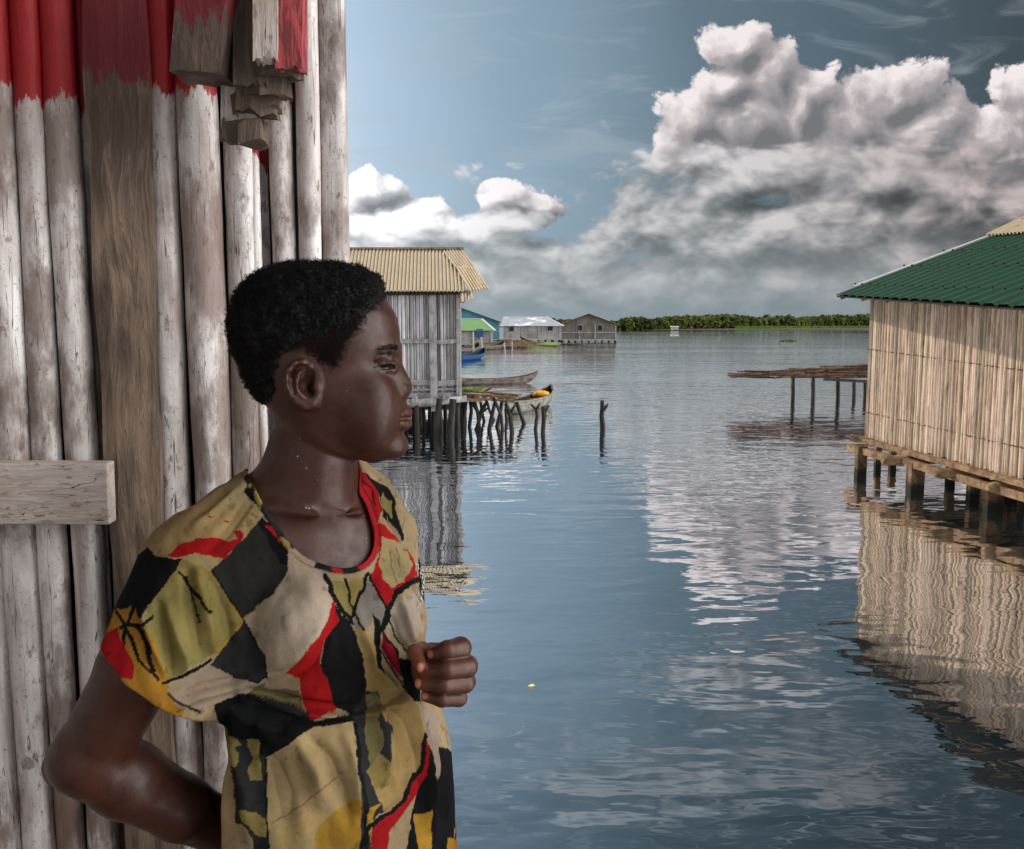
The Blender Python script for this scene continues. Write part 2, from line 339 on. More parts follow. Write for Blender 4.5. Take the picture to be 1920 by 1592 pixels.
# ------------------------------------------------------------------ right hut
def right_hut():
    A = P(1622, 825, 15.9); B = P(1920, 906, 11.5); dr = (B-A); dr.z = 0; dr.normalize()
    Cn = A+dr*7.5; out = Vector((dr.y, -dr.x, 0)); out = out if out.x < 0 else -out
    inn = -out
    zf = .62; zA = 3.25; zC = 2.78
    t = thing('stilt_hut', (A.x+2, A.y-3, 0), 'hut on stilts with sunlit brown cane wall and green corrugated roof, at the right', 'hut')
    w = MB(); cane_wall(w, A, Cn, zf, zf, zA-.02, zC-.02, 146, out)
    w.build('wall', M_cane_r, t)
    # far end wall
    E = A+inn*5.5
    w = MB(); cane_wall(w, E, A, zf, zf, 4.4, zA-.02, 80, -dr); w.build('wall', M_cane_r, t)
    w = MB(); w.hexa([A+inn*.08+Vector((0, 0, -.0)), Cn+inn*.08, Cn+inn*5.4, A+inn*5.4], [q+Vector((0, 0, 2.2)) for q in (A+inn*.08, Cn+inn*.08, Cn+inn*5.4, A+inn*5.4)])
    w.build('shade_backing', M_dark, t)  # dark box paints the unlit inside behind the canes
    # tie lines: small dark stitches across the canes
    w = MB()
    for zz in (.95, 1.08):
        pass
    for fa in (.59, .17):
        L = (Cn-A).length; n_ = 260; pts = []
        for i in range(n_):
            c = A+dr*(L*i/n_)+out*(.030+random.uniform(-.006, .004)); pts.append((c.x, c.y, zf+(zA-(zA-zC)*i/n_-zf)*fa+random.uniform(-.010, .010)))
        w = MB(); w.tube(pts, [random.uniform(.002, .008) for _ in pts], 5); w.build('binding', M_wet, t)
    # floor beam under the wall, edge beam with log ends
    a = Vector((A.x, A.y, zf-.04))+out*.06
    w = MB(); w.bar(a-dr*.15, a+dr*7.6, .14, .075); w.build('floor_beam', M_timber, t)
    a2 = P(1592, 838, 15.95)
    pts = [(1592, 838, 15.95), (1690, 866, 14.25), (1790, 893, 12.95), (1930, 934, 11.3)]
    for i in range(3):
        w = MB(); p0 = P(*pts[i]); p1 = P(*pts[i+1]); p0.z += .02*(i % 2); w.bar(p0, p1+(p1-p0)*.04, .10, .11); w.build('edge_beam', M_timber, t)
    w = MB(); w.bar(P(1594, 820, 15.9), P(1650, 830, 15.6), .12, .10); w.build('edge_beam', M_timber, t)
    for (x0, y0, x1, y1, d) in ((1664, 864, 1712, 862, 14.2), (1762, 888, 1815, 885, 12.9), (1862, 914, 1920, 912, 11.9)):
        w = MB(); p0 = P(x0, y0, d); p1 = p0+Vector((1.6, .15, .05)); w.tube([p0-Vector((.09, .01, 0)), p0, p0.lerp(p1, .4), p1], [.045, .078, .085, .085], 12, .05); w.build('floor_log', M_timber, t)
    for (x, y, wd_, zt) in ((1612, 892, .16, .52), (1644, 880, .10, .52), (1672, 876, .11, .5), (1714, 922, .21, .47), (1822, 938, .14, .42), (1858, 957, .22, .42), (1893, 935, .14, .5), (1935, 950, .16, .5), (1780, 905, .12, .5), (1960, 985, .2, .5), (1845, 902, .12, .5), (1915, 900, .12, .5)):
        q = W(x, y); w = MB(); w.tone = gray(.3, .6)
        w.bar((q.x, q.y, -1.2), (q.x+.01, q.y, zt), wd_, wd_*.9, up=(0, 1, 0)); w.build('stilt', M_timber, t)
    # roof: green sheets, eave along the wall, rising to the right
    T = P(1566, 551, 16.35); up = Vector((1, 0, (550-435)/(1870-1565.)))
    E2 = P(1920, 573, 10.25); ed = (E2-T); Ebig = T+ed*1.35
    Rg = T+up*2.75; Rg2 = Ebig+up*2.75
    w = MB(); w.sheet(Ebig, T, Rg, Rg2, 24, .035, 5, sharp=True, sag=.006, jit=0); w.build('roof', M_green, t)
    w = MB(); dn_ = Vector((.03, 0, -.06)); w.hexa([Ebig+dn_, T+dn_, Rg+dn_, Rg2+dn_], [q+Vector((0, 0, .02)) for q in (Ebig+dn_, T+dn_, Rg+dn_, Rg2+dn_)]); w.build('eave_shade_sheet', M_dark, t)  # dark sheet added so the roof underside reads as shade
    w = MB(); up2 = Vector((1, 0, .46)); Sg = T+up*2.62+Vector((0, 0, .05)); w.sheet(Sg+ed*1.35, Sg, Sg+up2*2.0, Sg+ed*1.35+up2*2.0, 70, .02, 4, sag=.012); w.build('roof', M_tanroof, t)
    w = MB(); f0 = T+Vector((.12, .03, .055)); w.bar(f0+up*.25, f0+up*2.7, .16, .012); w.build('roof_flashing', M_white, t)
    top = Sg+up2*2.0
    w = MB(); w.sheet(top, top+ed*1.35, top+ed*1.35+Vector((3.5, 0, -1.6)), top+Vector((3.5, 0, -1.6)), 70, .02, 4); w.build('roof', M_tanroof, t)
    for i in range(9):
        q = T+ed*(.02+i*.16)+Vector((.06, 0, -.07)); w = MB(); w.tube([q, q+up*3.0], .035, 7); w.build('rafter', M_timber, t)
    for r_ in (.35, 1.2, 1.9):
        for i in range(20):
            q = T+ed*(i/20*1.1)+up*(r_+.02*random.random())+Vector((0, 0, .03)); w = MB(); w.tube([q, q+Vector((-.01, 0, .03))], .016, 6); w.build('roof_nail', M_wet, t)
right_hut()
# ------------------------------------------------------------------ left hut
def left_hut():
    A = P(862, 742, 21.8); fd = Vector((-1, -.075, 0)).normalized(); bk = Vector((-.085, 1, 0)).normalized()
    zf = A.z; ze = 3.42; t = thing('stilt_hut', (A.x-2, A.y+2, 0), 'grey cane hut on dark stilts with tan corrugated iron roof, left of the water', 'hut')
    B = A+fd*4.6; w = MB(); cane_wall(w, B, A, zf, zf, ze+.05, ze+.05, 70, (.07, -1, 0)); w.build('wall', M_cane_l, t)
    C2 = A+bk*4.2; w = MB(); cane_wall(w, A, C2, zf, zf, ze+.1, ze+.1, 64, (1, .085, 0)); w.build('wall', M_cane_l, t)
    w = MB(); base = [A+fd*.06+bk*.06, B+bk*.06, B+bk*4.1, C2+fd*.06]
    w.hexa([Vector((q.x, q.y, zf)) for q in base], [Vector((q.x, q.y, ze)) for q in base]); w.build('shade_backing', M_dark, t)  # near-black box, shade of the hut inside put into its colour
    fr = Vector((.03, -.05, 0))
    def on(px, py, off=.05): q = P(px, py, 21.8); f = (A.x-q.x); return Vector((q.x, A.y-f*.075-off, q.z))
    for (x0, x1) in ((812, 815),):
        w = MB(); w.bar(on(816, 770, .1), on(811, 548, .1), .17, .06, up=(0, 1, 0)); w.build('post', M_greyt, t)
    w = MB(); w.bar(on(860, 745, .1), on(860, 547, .1), .09, .06, up=(0, 1, 0)); w.build('post', M_greyt, t)
    for (y, h, xa, xb) in ((639, .10, 600, 806), (639, .10, 820, 860), (716, .13, 600, 808), (716, .13, 822, 861), (729, .05, 600, 861), (740, .12, 600, 863)):
        w = MB(); w.tone = gray(.3, .75); w.bar(on(xa, y+3, .085), on(xb, y, .085), .04, h); w.build('batten', M_greyt, t)
    w = MB(); w.tube([on(620, 759, .22), on(700, 757, .22), on(800, 753, .22), on(876, 746, .22)], [.10, .11, .1, .075], 10, .04); w.build('floor_log', M_greyt, t)
    for x, y in ((782, 747), (838, 743), (700, 750)):
        q = on(x, y, .36); w = MB(); w.tube([q, q+bk*1.2], .075, 10, .04); w.build('floor_log', M_greyt, t)
    # stilts
    for (x, y, r) in ((700, 812, .05), (720, 806, .07), (743, 812, .06), (762, 800, .05), (783, 814, .06), (797, 800, .05), (816, 817, .075), (829, 809, .055), (844, 818, .085), (857, 812, .06), (868, 806, .05),
                      (735, 795, .06), (775, 790, .06), (805, 788, .06), (836, 790, .05), (852, 786, .05), (866, 784, .05), (750, 780, .06), (790, 778, .06), (822, 778, .06), (848, 776, .05), (862, 775, .05), (810, 800, .05), (874, 800, .04), (520, 812, .06), (570, 808, .07), (620, 813, .06), (665, 806, .06), (540, 790, .06), (600, 788, .06), (650, 786, .06), (690, 784, .05)):
        q = W(x, y); w = MB(); dx = random.uniform(-.12, .12)
        w.tube([(q.x, q.y, -1), (q.x+dx*.3, q.y, .2), (q.x+dx, q.y+.05, zf-.02)], [r*1.05, r, r*.9], 8, .1); w.build('stilt', M_wet, t)
    w = MB(); w.bar((A.x-4.6, A.y+4.2, .45), (A.x-.3, A.y+4.3, .45), .1, .6); w.build('cross_brace', M_wet, t)
    w = MB(); fl = [A+fd*0, B, B+bk*4.2, C2]
    w.hexa([Vector((q.x, q.y, zf-.1)) for q in fl], [Vector((q.x, q.y, zf-.03)) for q in fl]); w.build('floor', M_wet, t)
    # roof: parallelogram of corrugated sheets
    e0 = P(560, 552, 21.2); e1 = P(866, 547, 21.45); r0 = P(500, 468, 23.6); r1 = P(866, 468, 23.6)
    m0 = P(891, 499, 22.6)
    rl = P(560, 469, 23.6)
    w = MB(); rr0 = r1-(e1-e0); 
    w.sheet(r1+Vector((-5.0, 0, 0)), r1, P(872, 546, 21.4), P(872, 546, 21.4)+Vector((-5.0, -.05, -.02)), 56, .022, 8, sag=.006)
    w.build('roof', M_tanroof, t)
    w = MB(); w.sheet(P(828, 468.5, 23.55), P(866.5, 468.5, 23.55), P(891, 500, 22.55), P(852, 500.5, 22.5), 7, .024, 4, sag=.01); w.tone = (.8, .8, .8)
    w.build('roof', M_tanroof, t)
    w = MB(); w.tone = (1.25, 1.25, 1.25); w.sheet(P(853, 499, 22.5), P(889, 499, 22.5), P(918, 541, 21.35), P(880, 545, 21.3), 7, .026, 5, sag=.015); w.build('roof', M_tanroof, t)
    w = MB(); w.sheet(P(862, 544, 21.5), P(885, 544, 21.6), P(888, 560, 21.2), P(864, 567, 21.1), 4, .02, 3, sag=.015); w.build('roof_flap', M_tanroof, t)
    w = MB(); w.bar(r1+Vector((-5.0, .05, .03)), r1+Vector((.05, .05, .03)), .22, .05); w.build('ridge_cap', M_timber, t)
    # back slope
    w = MB(); w.sheet(r1+Vector((0, .1, 0)), r1+Vector((-5.0, .1, 0)), r1+Vector((-5.2, 2.6, -1.0)), r1+Vector((-.2, 2.6, -1.0)), 56, .022, 4); w.build('roof', M_tanroof, t)
    w = MB(); w.bar(P(600, 552, 21.6), P(866, 549, 21.6), .06, .08); w.build('eave_beam', M_wet, t)
    w = MB(); w.bar(P(866, 568, 21.6), P(866, 545, 21.6), .09, .09); w.build('eave_block', M_rust, t)
left_hut()
# ------------------------------------------------------------------ jetty on crooked forked posts
def forked(mb, pts, r, forks=()):
    mb.tube(pts, [r*(1.1-.3*i/(len(pts)-1)) for i in range(len(pts))], 8, .12)
    for f in forks: mb.tube(f, [r*.75, r*.5], 7, .1)
def jetty():
    t = thing('jetty', W(930, 800), 'rickety plank jetty on crooked forked posts beside the grey cane hut', 'jetty')
    L = [ # waterline px, top px(list), radius px, forks
        ((880, 800), [(884, 770), (880, 742)], 3.6, [((882, 765), (893, 748))]),
        ((899, 806), [(896, 775), (886, 742)], 4.2, [((897, 778), (908, 758)), ((893, 768), (882, 752))]),
        ((893, 806), [(901, 780), (913, 752)], 3.8, [((905, 772), (915, 765))]),
        ((917, 806), [(922, 780), (929, 752)], 4.2, []),
        ((932, 800), [(938, 775), (942, 746)], 4.2, []),
        ((942, 808), [(940, 780), (925, 745)], 3.6, []),
        ((960, 812), [(957, 780), (948, 757)], 4.6, [((956, 775), (967, 758))]),
        ((983, 795), [(976, 775), (968, 754)], 4.2, []),
        ((1004, 806), [(1007, 780), (1006, 766)], 3.6, [((1006, 768), (995, 758)), ((1006, 768), (1012, 756))]),
        ((1018, 811), [(1020, 785), (1018, 762)], 4.6, [((1019, 778), (1029, 760)), ((1019, 786), (1025, 778))]),
        ((872, 790), [(872, 770), (866, 745)], 3.2, []), ((908, 790), [(903, 770), (900, 746)], 3, []), ((950, 792), [(948, 770), (950, 748)], 3, []), ((926, 788), [(918, 770), (912, 748)], 3, [])]
    for (wl, tops, r, forks) in L:
        b = W(*wl); d = b.y; rm = r*d/FP; pts = [(b.x, b.y, -.9), tuple(b)]+[tuple(P(x, y, d)) for x, y in tops]
        w = MB(); forked(w, pts, rm, [[P(a[0], a[1], d), P(c[0], c[1], d)] for a, c in forks]); w.build('post', M_wet, t)
    pl = [((862, 738, 23.0), (970, 746, 22.6), .16, .05), ((862, 745, 22.4), (966, 752, 22.3), .12, .05), ((900, 740, 23.5), (974, 743, 23.2), .3, .04), ((862, 733, 24.5), (935, 737, 24.2), .2, .04),
          ((930, 738, 23.4), (975, 742, 23.2), .35, .05), ((864, 748, 22.0), (905, 752, 22.0), .1, .07), ((905, 736, 24), (922, 727, 24), .08, .05)]
    for a, c, wd_, th in pl:
        w = MB(); w.tone = gray(.6, .9); w.bar(P(*a), P(*c), wd_, th); w.build('plank', M_timber, t)
    for i in range(7):
        w = MB(); w.tone = gray(.6, .5); w.bar(P(866+i*14, 742+i*.6, 24.3), P(866+i*15, 749+i*.6, 22.2), .12, .035); w.build('plank', M_timber, t)
jetty()
# green leaves lying on the jetty
def leaves_on_jetty():
    m, k, b = material('cut_leaves'); k.put(b.inputs['Base Color'], (.22, .30, .06, 1)); b.inputs['Roughness'].default_value = .6
    w = MB()
    for i in range(60):
        q = P(random.uniform(864, 905), random.uniform(728, 733), random.uniform(23.4, 24.2)); a = random.uniform(-.6, .6); l = random.uniform(.05, .16)
        w.tone = gray(.5, .6); d = Vector((math.cos(a), math.sin(a)*.4, random.uniform(-.2, .3)))*l; s_ = Vector((0, .03, .03))
        w.add([q-d, q+s_, q+d, q-s_], [(0, 1, 2, 3)])
    tag(w.build('cut_leaves', m), 'heap of yellow green leaves lying on the plank jetty', 'leaves')
leaves_on_jetty()
# ------------------------------------------------------------------ lone stake
def stake():
    b = W(1131, 806); d = b.y; w = MB()
    w.tube([(b.x-.02, b.y, -1), (b.x-.01, b.y, .1), P(1128, 780, d), P(1130, 765, d), P(1129, 751, d)], [.07, .065, .055, .06, .045], 9, .12)
    w.tube([P(1131, 769, d), P(1137, 762, d), P(1140, 757, d)], [.045, .035, .02], 7, .1)
    tag(w.build('stake', M_wet, None, b), 'lone dark stake with a short side branch standing in open water', 'stake')
stake()
# ------------------------------------------------------------------ canoes
def canoe(name, stern, bow, wid, depth, mat, label, rise=.3, low=.05, inner=None, rise0=None):
    s0 = Vector(stern); s1 = Vector(bow); L = (s1-s0).length; d = (s1-s0); d.z = 0; d.normalize(); sd = Vector((-d.y, d.x, 0))
    t = thing(name, s0.lerp(s1, .5), label, 'boat', 'dugout canoes on the lagoon'); t.location.z = 0
    N = 22; K = 9; rise0 = rise if rise0 is None else rise0
    def ring(i, k_in):
        x = i/N; e = abs(2*x-1); w_ = wid/2*max(0.03, (1-e**2.6)**.75); r_ = rise if x > .5 else rise0
        top = depth+r_*e**3.2; bot = -low+(top*.75)*e**5
        c = s0.lerp(s1, x); c.z = 0; o = []
        for j in range(K):
            a = math.pi*j/(K-1); yy_ = math.cos(a); zz = math.sin(a)**.8
            ww = max(w_-k_in, .006); o.append(c+sd*yy_*ww+Vector((0, 0, top-(top-bot-k_in)*zz)))
        return o
    for nm, kin, mt in (('hull', 0, mat), ('inside', .035, inner or M_wet)):
        w = MB(); vs = []
        for i in range(N+1): vs += ring(i, kin)
        fs = [(i*K+j, i*K+j+1, (i+1)*K+j+1, (i+1)*K+j) for i in range(N) for j in range(K-1)]
        w.add(vs, fs, True)
        w.build(nm, mt, t)
    w = MB()
    for sgn, idx in ((1, 0), (-1, K-1)):
        pts = [ring(i, 0)[idx]+Vector((0, 0, .01)) for i in range(N+1)]
        w.tube(pts, .03, 6)
    w.build('gunwale', mat, t)
    for x in (.3, .62):
        w = MB(); c = s0.lerp(s1, x); c.z = depth*.8; w.bar(c-sd*wid*.42, c+sd*wid*.42, .12, .03)
        w.build('thwart', M_timber, t)
    return t
M_canoe = wood('worn_canoe_wood', (.22, .18, .15), (.06, .045, .035), 3, (1, 1, 2), tone=False)
M_canoeg = wood('pale_grey_canoe', (.30, .30, .26), (.12, .11, .09), 3, (1, 1, 2), tone=False)
def paint(name, c, c2=None, rough=.5, sc=3):
    m, k, b = material(name); co = k.new('ShaderNodeTexCoord').outputs['Object']
    k.put(b.inputs['Base Color'], k.mix(k.ss(k.noise(co, sc, 6, .6), .4, .65), c, c2 or tuple(x*.6 for x in c))); b.inputs['Roughness'].default_value = rough; return m
M_blue = paint('blue_paint', (.01, .08, .22)); M_lg = paint('lime_paint', (.30, .40, .09), (.14, .22, .07)); M_org = paint('orange_cloth', (.85, .42, .03), (.6, .25, .02), .7, 6)
a = W(1000, 722); canoe('canoe', W(835, 723), W(1008, 718), .62, .22, M_canoe, 'long brown dugout canoe with raised pointed bow drifting behind the jetty', .28)
canoe('canoe', W(948, 788)+Vector((0, 1.2, 0)), W(1034, 756), .75, .34, M_canoeg, 'pale grey canoe with an orange bundle in its bow, moored by the crooked posts', .28, rise0=.05)
w = MB(); q = W(1034, 756).lerp(W(948, 788)+Vector((0, 1.2, 0)), .26); vs = []
for j in range(7):
    for i in range(12):
        th = math.pi*j/6; ph = i*math.pi/6; rr = .19*(1+.18*math.sin(ph*3+j)); vs.append((q.x+math.sin(th)*math.cos(ph)*rr*1.4, q.y+math.sin(th)*math.sin(ph)*rr*.85, .38+math.cos(th)*rr*.6))
w.add(vs, [(j*12+i, j*12+(i+1) % 12, (j+1)*12+(i+1) % 12, (j+1)*12+i) for j in range(6) for i in range(12)], True)
tag(w.build('bundle', M_org), 'orange cloth bundle lying inside the pale grey canoe', 'bundle')
canoe('canoe', W(840, 680), W(908, 671), 1.3, .35, M_blue, 'blue painted boat floating left of the far huts', .45)
canoe('canoe', W(1052, 650), W(974, 645), 1.4, .38, M_lg, 'lime green and yellow boat moored before the white-roofed hut', .7, rise0=.05)
canoe('canoe', W(884, 657), W(945, 654), 1.5, .4, M_canoe, 'dark low boat moored among stakes in front of the lime-roofed hut', .5)
canoe('canoe', W(845, 662), W(897, 658), 1.5, .35, M_canoe, 'dark boat half hidden behind the cane hut, left of the moored stakes', .5)
canoe('canoe', W(1020, 646), W(1100, 646.5), 1.2, .15, M_canoe, 'low narrow boat lying before the gabled hut at the waterline', .15)
# ------------------------------------------------------------------ far huts
def vboards(name, c, c2):
    m, k, b = material(name); co = k.new('ShaderNodeTexCoord').outputs['Object']; x, y, z = k.xyz(co)
    s_ = k.noise(k.comb(k.m('MULTIPLY', k.m('ADD', x, y), 9), 0, k.m('MULTIPLY', z, .3)), 1.0, 4, .7)
    g = k.noise(co, .7, 4)
    k.put(b.inputs['Base Color'], k.mix(k.ss(k.m('ADD', k.m('MULTIPLY', s_, .6), k.m('MULTIPLY', g, .4)), .38, .6), c2, c)); b.inputs['Roughness'].default_value = .85; bump(k, b, s_, .6, .05); return m
M_fw = vboards('pale_board_wall', (.36, .34, .32), (.16, .15, .14)); M_fd = vboards('brown_grey_board_wall', (.19, .165, .135), (.10, .085, .07)); M_fc = vboards('turquoise_wall', (.08, .27, .32), (.05, .2, .24))
def far_hut(x0, x1, ywl, eave_y, ridge_y, depthm, wallm, roofm, label, style, base_y, wins=(), rot=0.0, extra=None):
    a = W(x0, ywl); d = a.y; b = P(x1, base_y, d); a0 = P(x0, base_y, d); zf = max(a0.z, .25); ze = P(x0, eave_y, d).z; zr = P(x0, ridge_y, d).z
    w_ = b.x-a0.x; t = thing('stilt_hut', ((a0.x+b.x)/2, d+depthm/2, 0), label, 'hut', 'huts along the far bank')
    cx = (a0.x+b.x)/2; ox = w_/2; M3 = Matrix.Rotation(rot, 4, 'Z')
    def L(x, y, z): q = M3 @ Vector((x, y, 0)); return Vector((cx+q.x, d+q.y, z))
    w = MB()
    ring = [L(-ox, 0, 0), L(ox, 0, 0), L(ox, depthm, 0), L(-ox, depthm, 0)]
    w.hexa([Vector((q.x, q.y, zf)) for q in ring], [Vector((q.x, q.y, ze)) for q in ring])
    if style == 'gable':
        for yy_ in (0, depthm-.05): w.hexa([L(-ox, yy_, ze-.01), L(ox, yy_, ze-.01), L(0, yy_, zr-.05)], [L(-ox, yy_+.05, ze-.01), L(ox, yy_+.05, ze-.01), L(0, yy_+.05, zr-.05)])
    w.build('wall', wallm, t)
    o = .45
    if style == 'gable':
        k_ = (zr-ze)/ox
        for s_ in (-1, 1):
            w = MB(); e = s_*(ox+o); w.sheet(L(0, -o, zr+.03), L(0, depthm+o, zr+.03), L(e, depthm+o, ze-o*k_+.03), L(e, -o, ze-o*k_+.03), 20, .04, 3)
            w.build('roof', roofm, t)
            w = MB(); w.bar(L(0, -o-.05, zr-.06), L(e, -o-.05, ze-o*k_-.06), .08, .2, up=(0, -1, 0)); w.build('barge_board', M_wet, t)
    elif style == 'hip':
        hl = ox*.55; c4 = [L(-ox-o, -o, ze-.05), L(ox+o, -o, ze-.05), L(ox+o, depthm+o, ze-.05), L(-ox-o, depthm+o, ze-.05)]; r_ = [L(-ox*1.02 if extra == 'lg' else -hl, depthm/2, zr), L(hl, depthm/2, zr)]
        w = MB(); w.add(c4+r_, [(0, 1, 5, 4), (1, 2, 5), (2, 3, 4, 5), (3, 0, 4)]); w.build('roof', roofm, t)
        w = MB(); w.bar(L(hl, depthm/2, zr+.02), L(ox+o, -o, ze), .25, .06); w.bar(r_[0]+Vector((0, 0, .03)), r_[1]+Vector((0, 0, .03)), .25, .08); w.build('ridge_cap', M_white, t)
    for (wx0, wx1, wy0, wy1) in wins:
        p0 = P(wx0, wy1, d); p1 = P(wx1, wy0, d); c = (p0+p1)/2; loc = c.x-cx; f = L(loc, -.06, c.z)
        w = MB(); w.bar(L(loc-(p1.x-p0.x)/2-.1, -.05, c.z), L(loc+(p1.x-p0.x)/2+.1, -.05, c.z), .1, p1.z-p0.z+.2); fr = w.build('window', M_fw, t)
        w = MB(); w.bar(L(loc-(p1.x-p0.x)/2, -.11, c.z), L(loc+(p1.x-p0.x)/2, -.11, c.z), .03, p1.z-p0.z); g_ = w.build('opening', M_dark, t)
        g_.parent = fr; g_.location = (0, 0, 0)
    for f in (.0, .33, .62, 1.0):
        w = MB(); w.bar(L(-ox+f*2*ox, -.08, zf), L(-ox+f*2*ox, -.08, ze), .16, .08, up=(0, 1, 0)); w.build('post', M_greyt, t)
    w = MB(); w.bar(L(-ox, -.09, (zf+ze)/2-.1), L(ox, -.09, (zf+ze)/2-.1), .05, .14); w.build('batten', M_greyt, t)
    if zf > .2:
        w = MB(); w.bar(L(-ox-.2, -.1, zf), L(ox+.2, -.1, zf), .2, .2); w.build('floor_beam', M_greyt, t)
        for i in range(9):
            for yy_ in (0, depthm*.5):
                w = MB(); q = L(-ox+i/8*2*ox, yy_, 0); w.tube([(q.x, q.y, -1), (q.x, q.y, zf)], .11, 6); w.build('stilt', M_wet, t)
    return t
far_hut(1053, 1154, 642.5, 607, 588.5, 9, M_fd, M_rust, 'gabled grey hut with rust red roof and two black windows', 'gable', 637, ((1083, 1092, 610, 620), (1121, 1129, 610, 620)), rot=-.09)
far_hut(944, 1050, 643.5, 610.5, 594, 7, M_fw, M_greyroof, 'long pale hut with patched white hipped roof, beside the rust-roofed hut', 'hip', 636, ((955, 963, 613, 621), (1027, 1036, 612, 620)), extra='lg')
far_hut(835, 921, 650, 619, 598, 8, M_fw, M_lime, 'low pale hut with lime green hipped roof and blue cloth', 'hip', 645)
far_hut(780, 936, 640, 603, 575, 12, M_fc, M_teal, 'taller turquoise walled house with pale green roof behind the lime-roofed hut', 'gable', 638, rot=.05)
q0 = W(899, 650); w = MB(); w.bar(P(893, 625, q0.y-.3), P(906, 625, q0.y-.3), .05, 1.0); tag(w.build('blue_cloth', M_blue, None, P(899, 625, q0.y-.3)), 'bright blue cloth hung on the wall of the lime-roofed hut', 'cloth')
for (x, yw, yt, lab) in ((888, 664, 622, 'tall pale stake leaning beside the dark boats'), (905, 662, 632, 'thin stake right of the tall pale stake'), (948, 660, 643, 'short stake before the white-roofed hut'), (961, 655, 640, 'short thin stake beside the lime green boat'), (1061, 646, 636, 'short stake at the near end of the lime green boat')):
    b = W(x, yw); w = MB(); w.tube([(b.x, b.y, -1), P(x-1+random.uniform(-2, 2), yt, b.y)], .07, 6); tag(w.build('mooring_stake', M_greyt, None, b), lab, 'stake', 'mooring stakes by the far huts')
w = MB(); random.seed(11)
for i in range(70):
    x = random.uniform(900, 968); q = W(x, random.uniform(646, 653)); q.z = .15+random.random()*.35; a = random.uniform(-.4, .4); l = random.uniform(1, 4); w.tone = gray(.8, .5)
    w.bar(q, q+Vector((l*math.cos(a), l*math.sin(a), random.uniform(-.1, .25))), .12, .1)
for i in range(26):
    q = W(random.uniform(900, 974), random.uniform(647, 652)); w.tube([(q.x, q.y, -1), (q.x, q.y, .3)], .08, 5)
w.bar(W(880, 651)+Vector((0, 0, .14)), W(978, 649)+Vector((0, 0, .14)), 2.2, .1)
tag(w.build('landing_stage', M_timber), 'low landing stage of loose driftwood poles in front of the far huts', 'jetty')
# distant hut at the forest edge
def tiny_hut():
    b = W(1265, 619.0); b.y = min(b.y, 380); d = b.y; t = thing('fishing_hut', (P(1265, 617, d).x, d, 0), 'tiny white-roofed hut far off at the forest edge', 'hut')
    w = MB(); p0 = P(1259, 620, d); p1 = P(1271, 616, d); w.bar((p0.x, d, .9), (p1.x, d, .9), 2, 1.2); w.build('wall', M_fw, t)
    w = MB(); w.bar((p0.x-.3, d, 1.65), (p1.x+.3, d, 1.65), 3, .35, w1=2.5); w.build('roof', M_white, t)
tiny_hut()
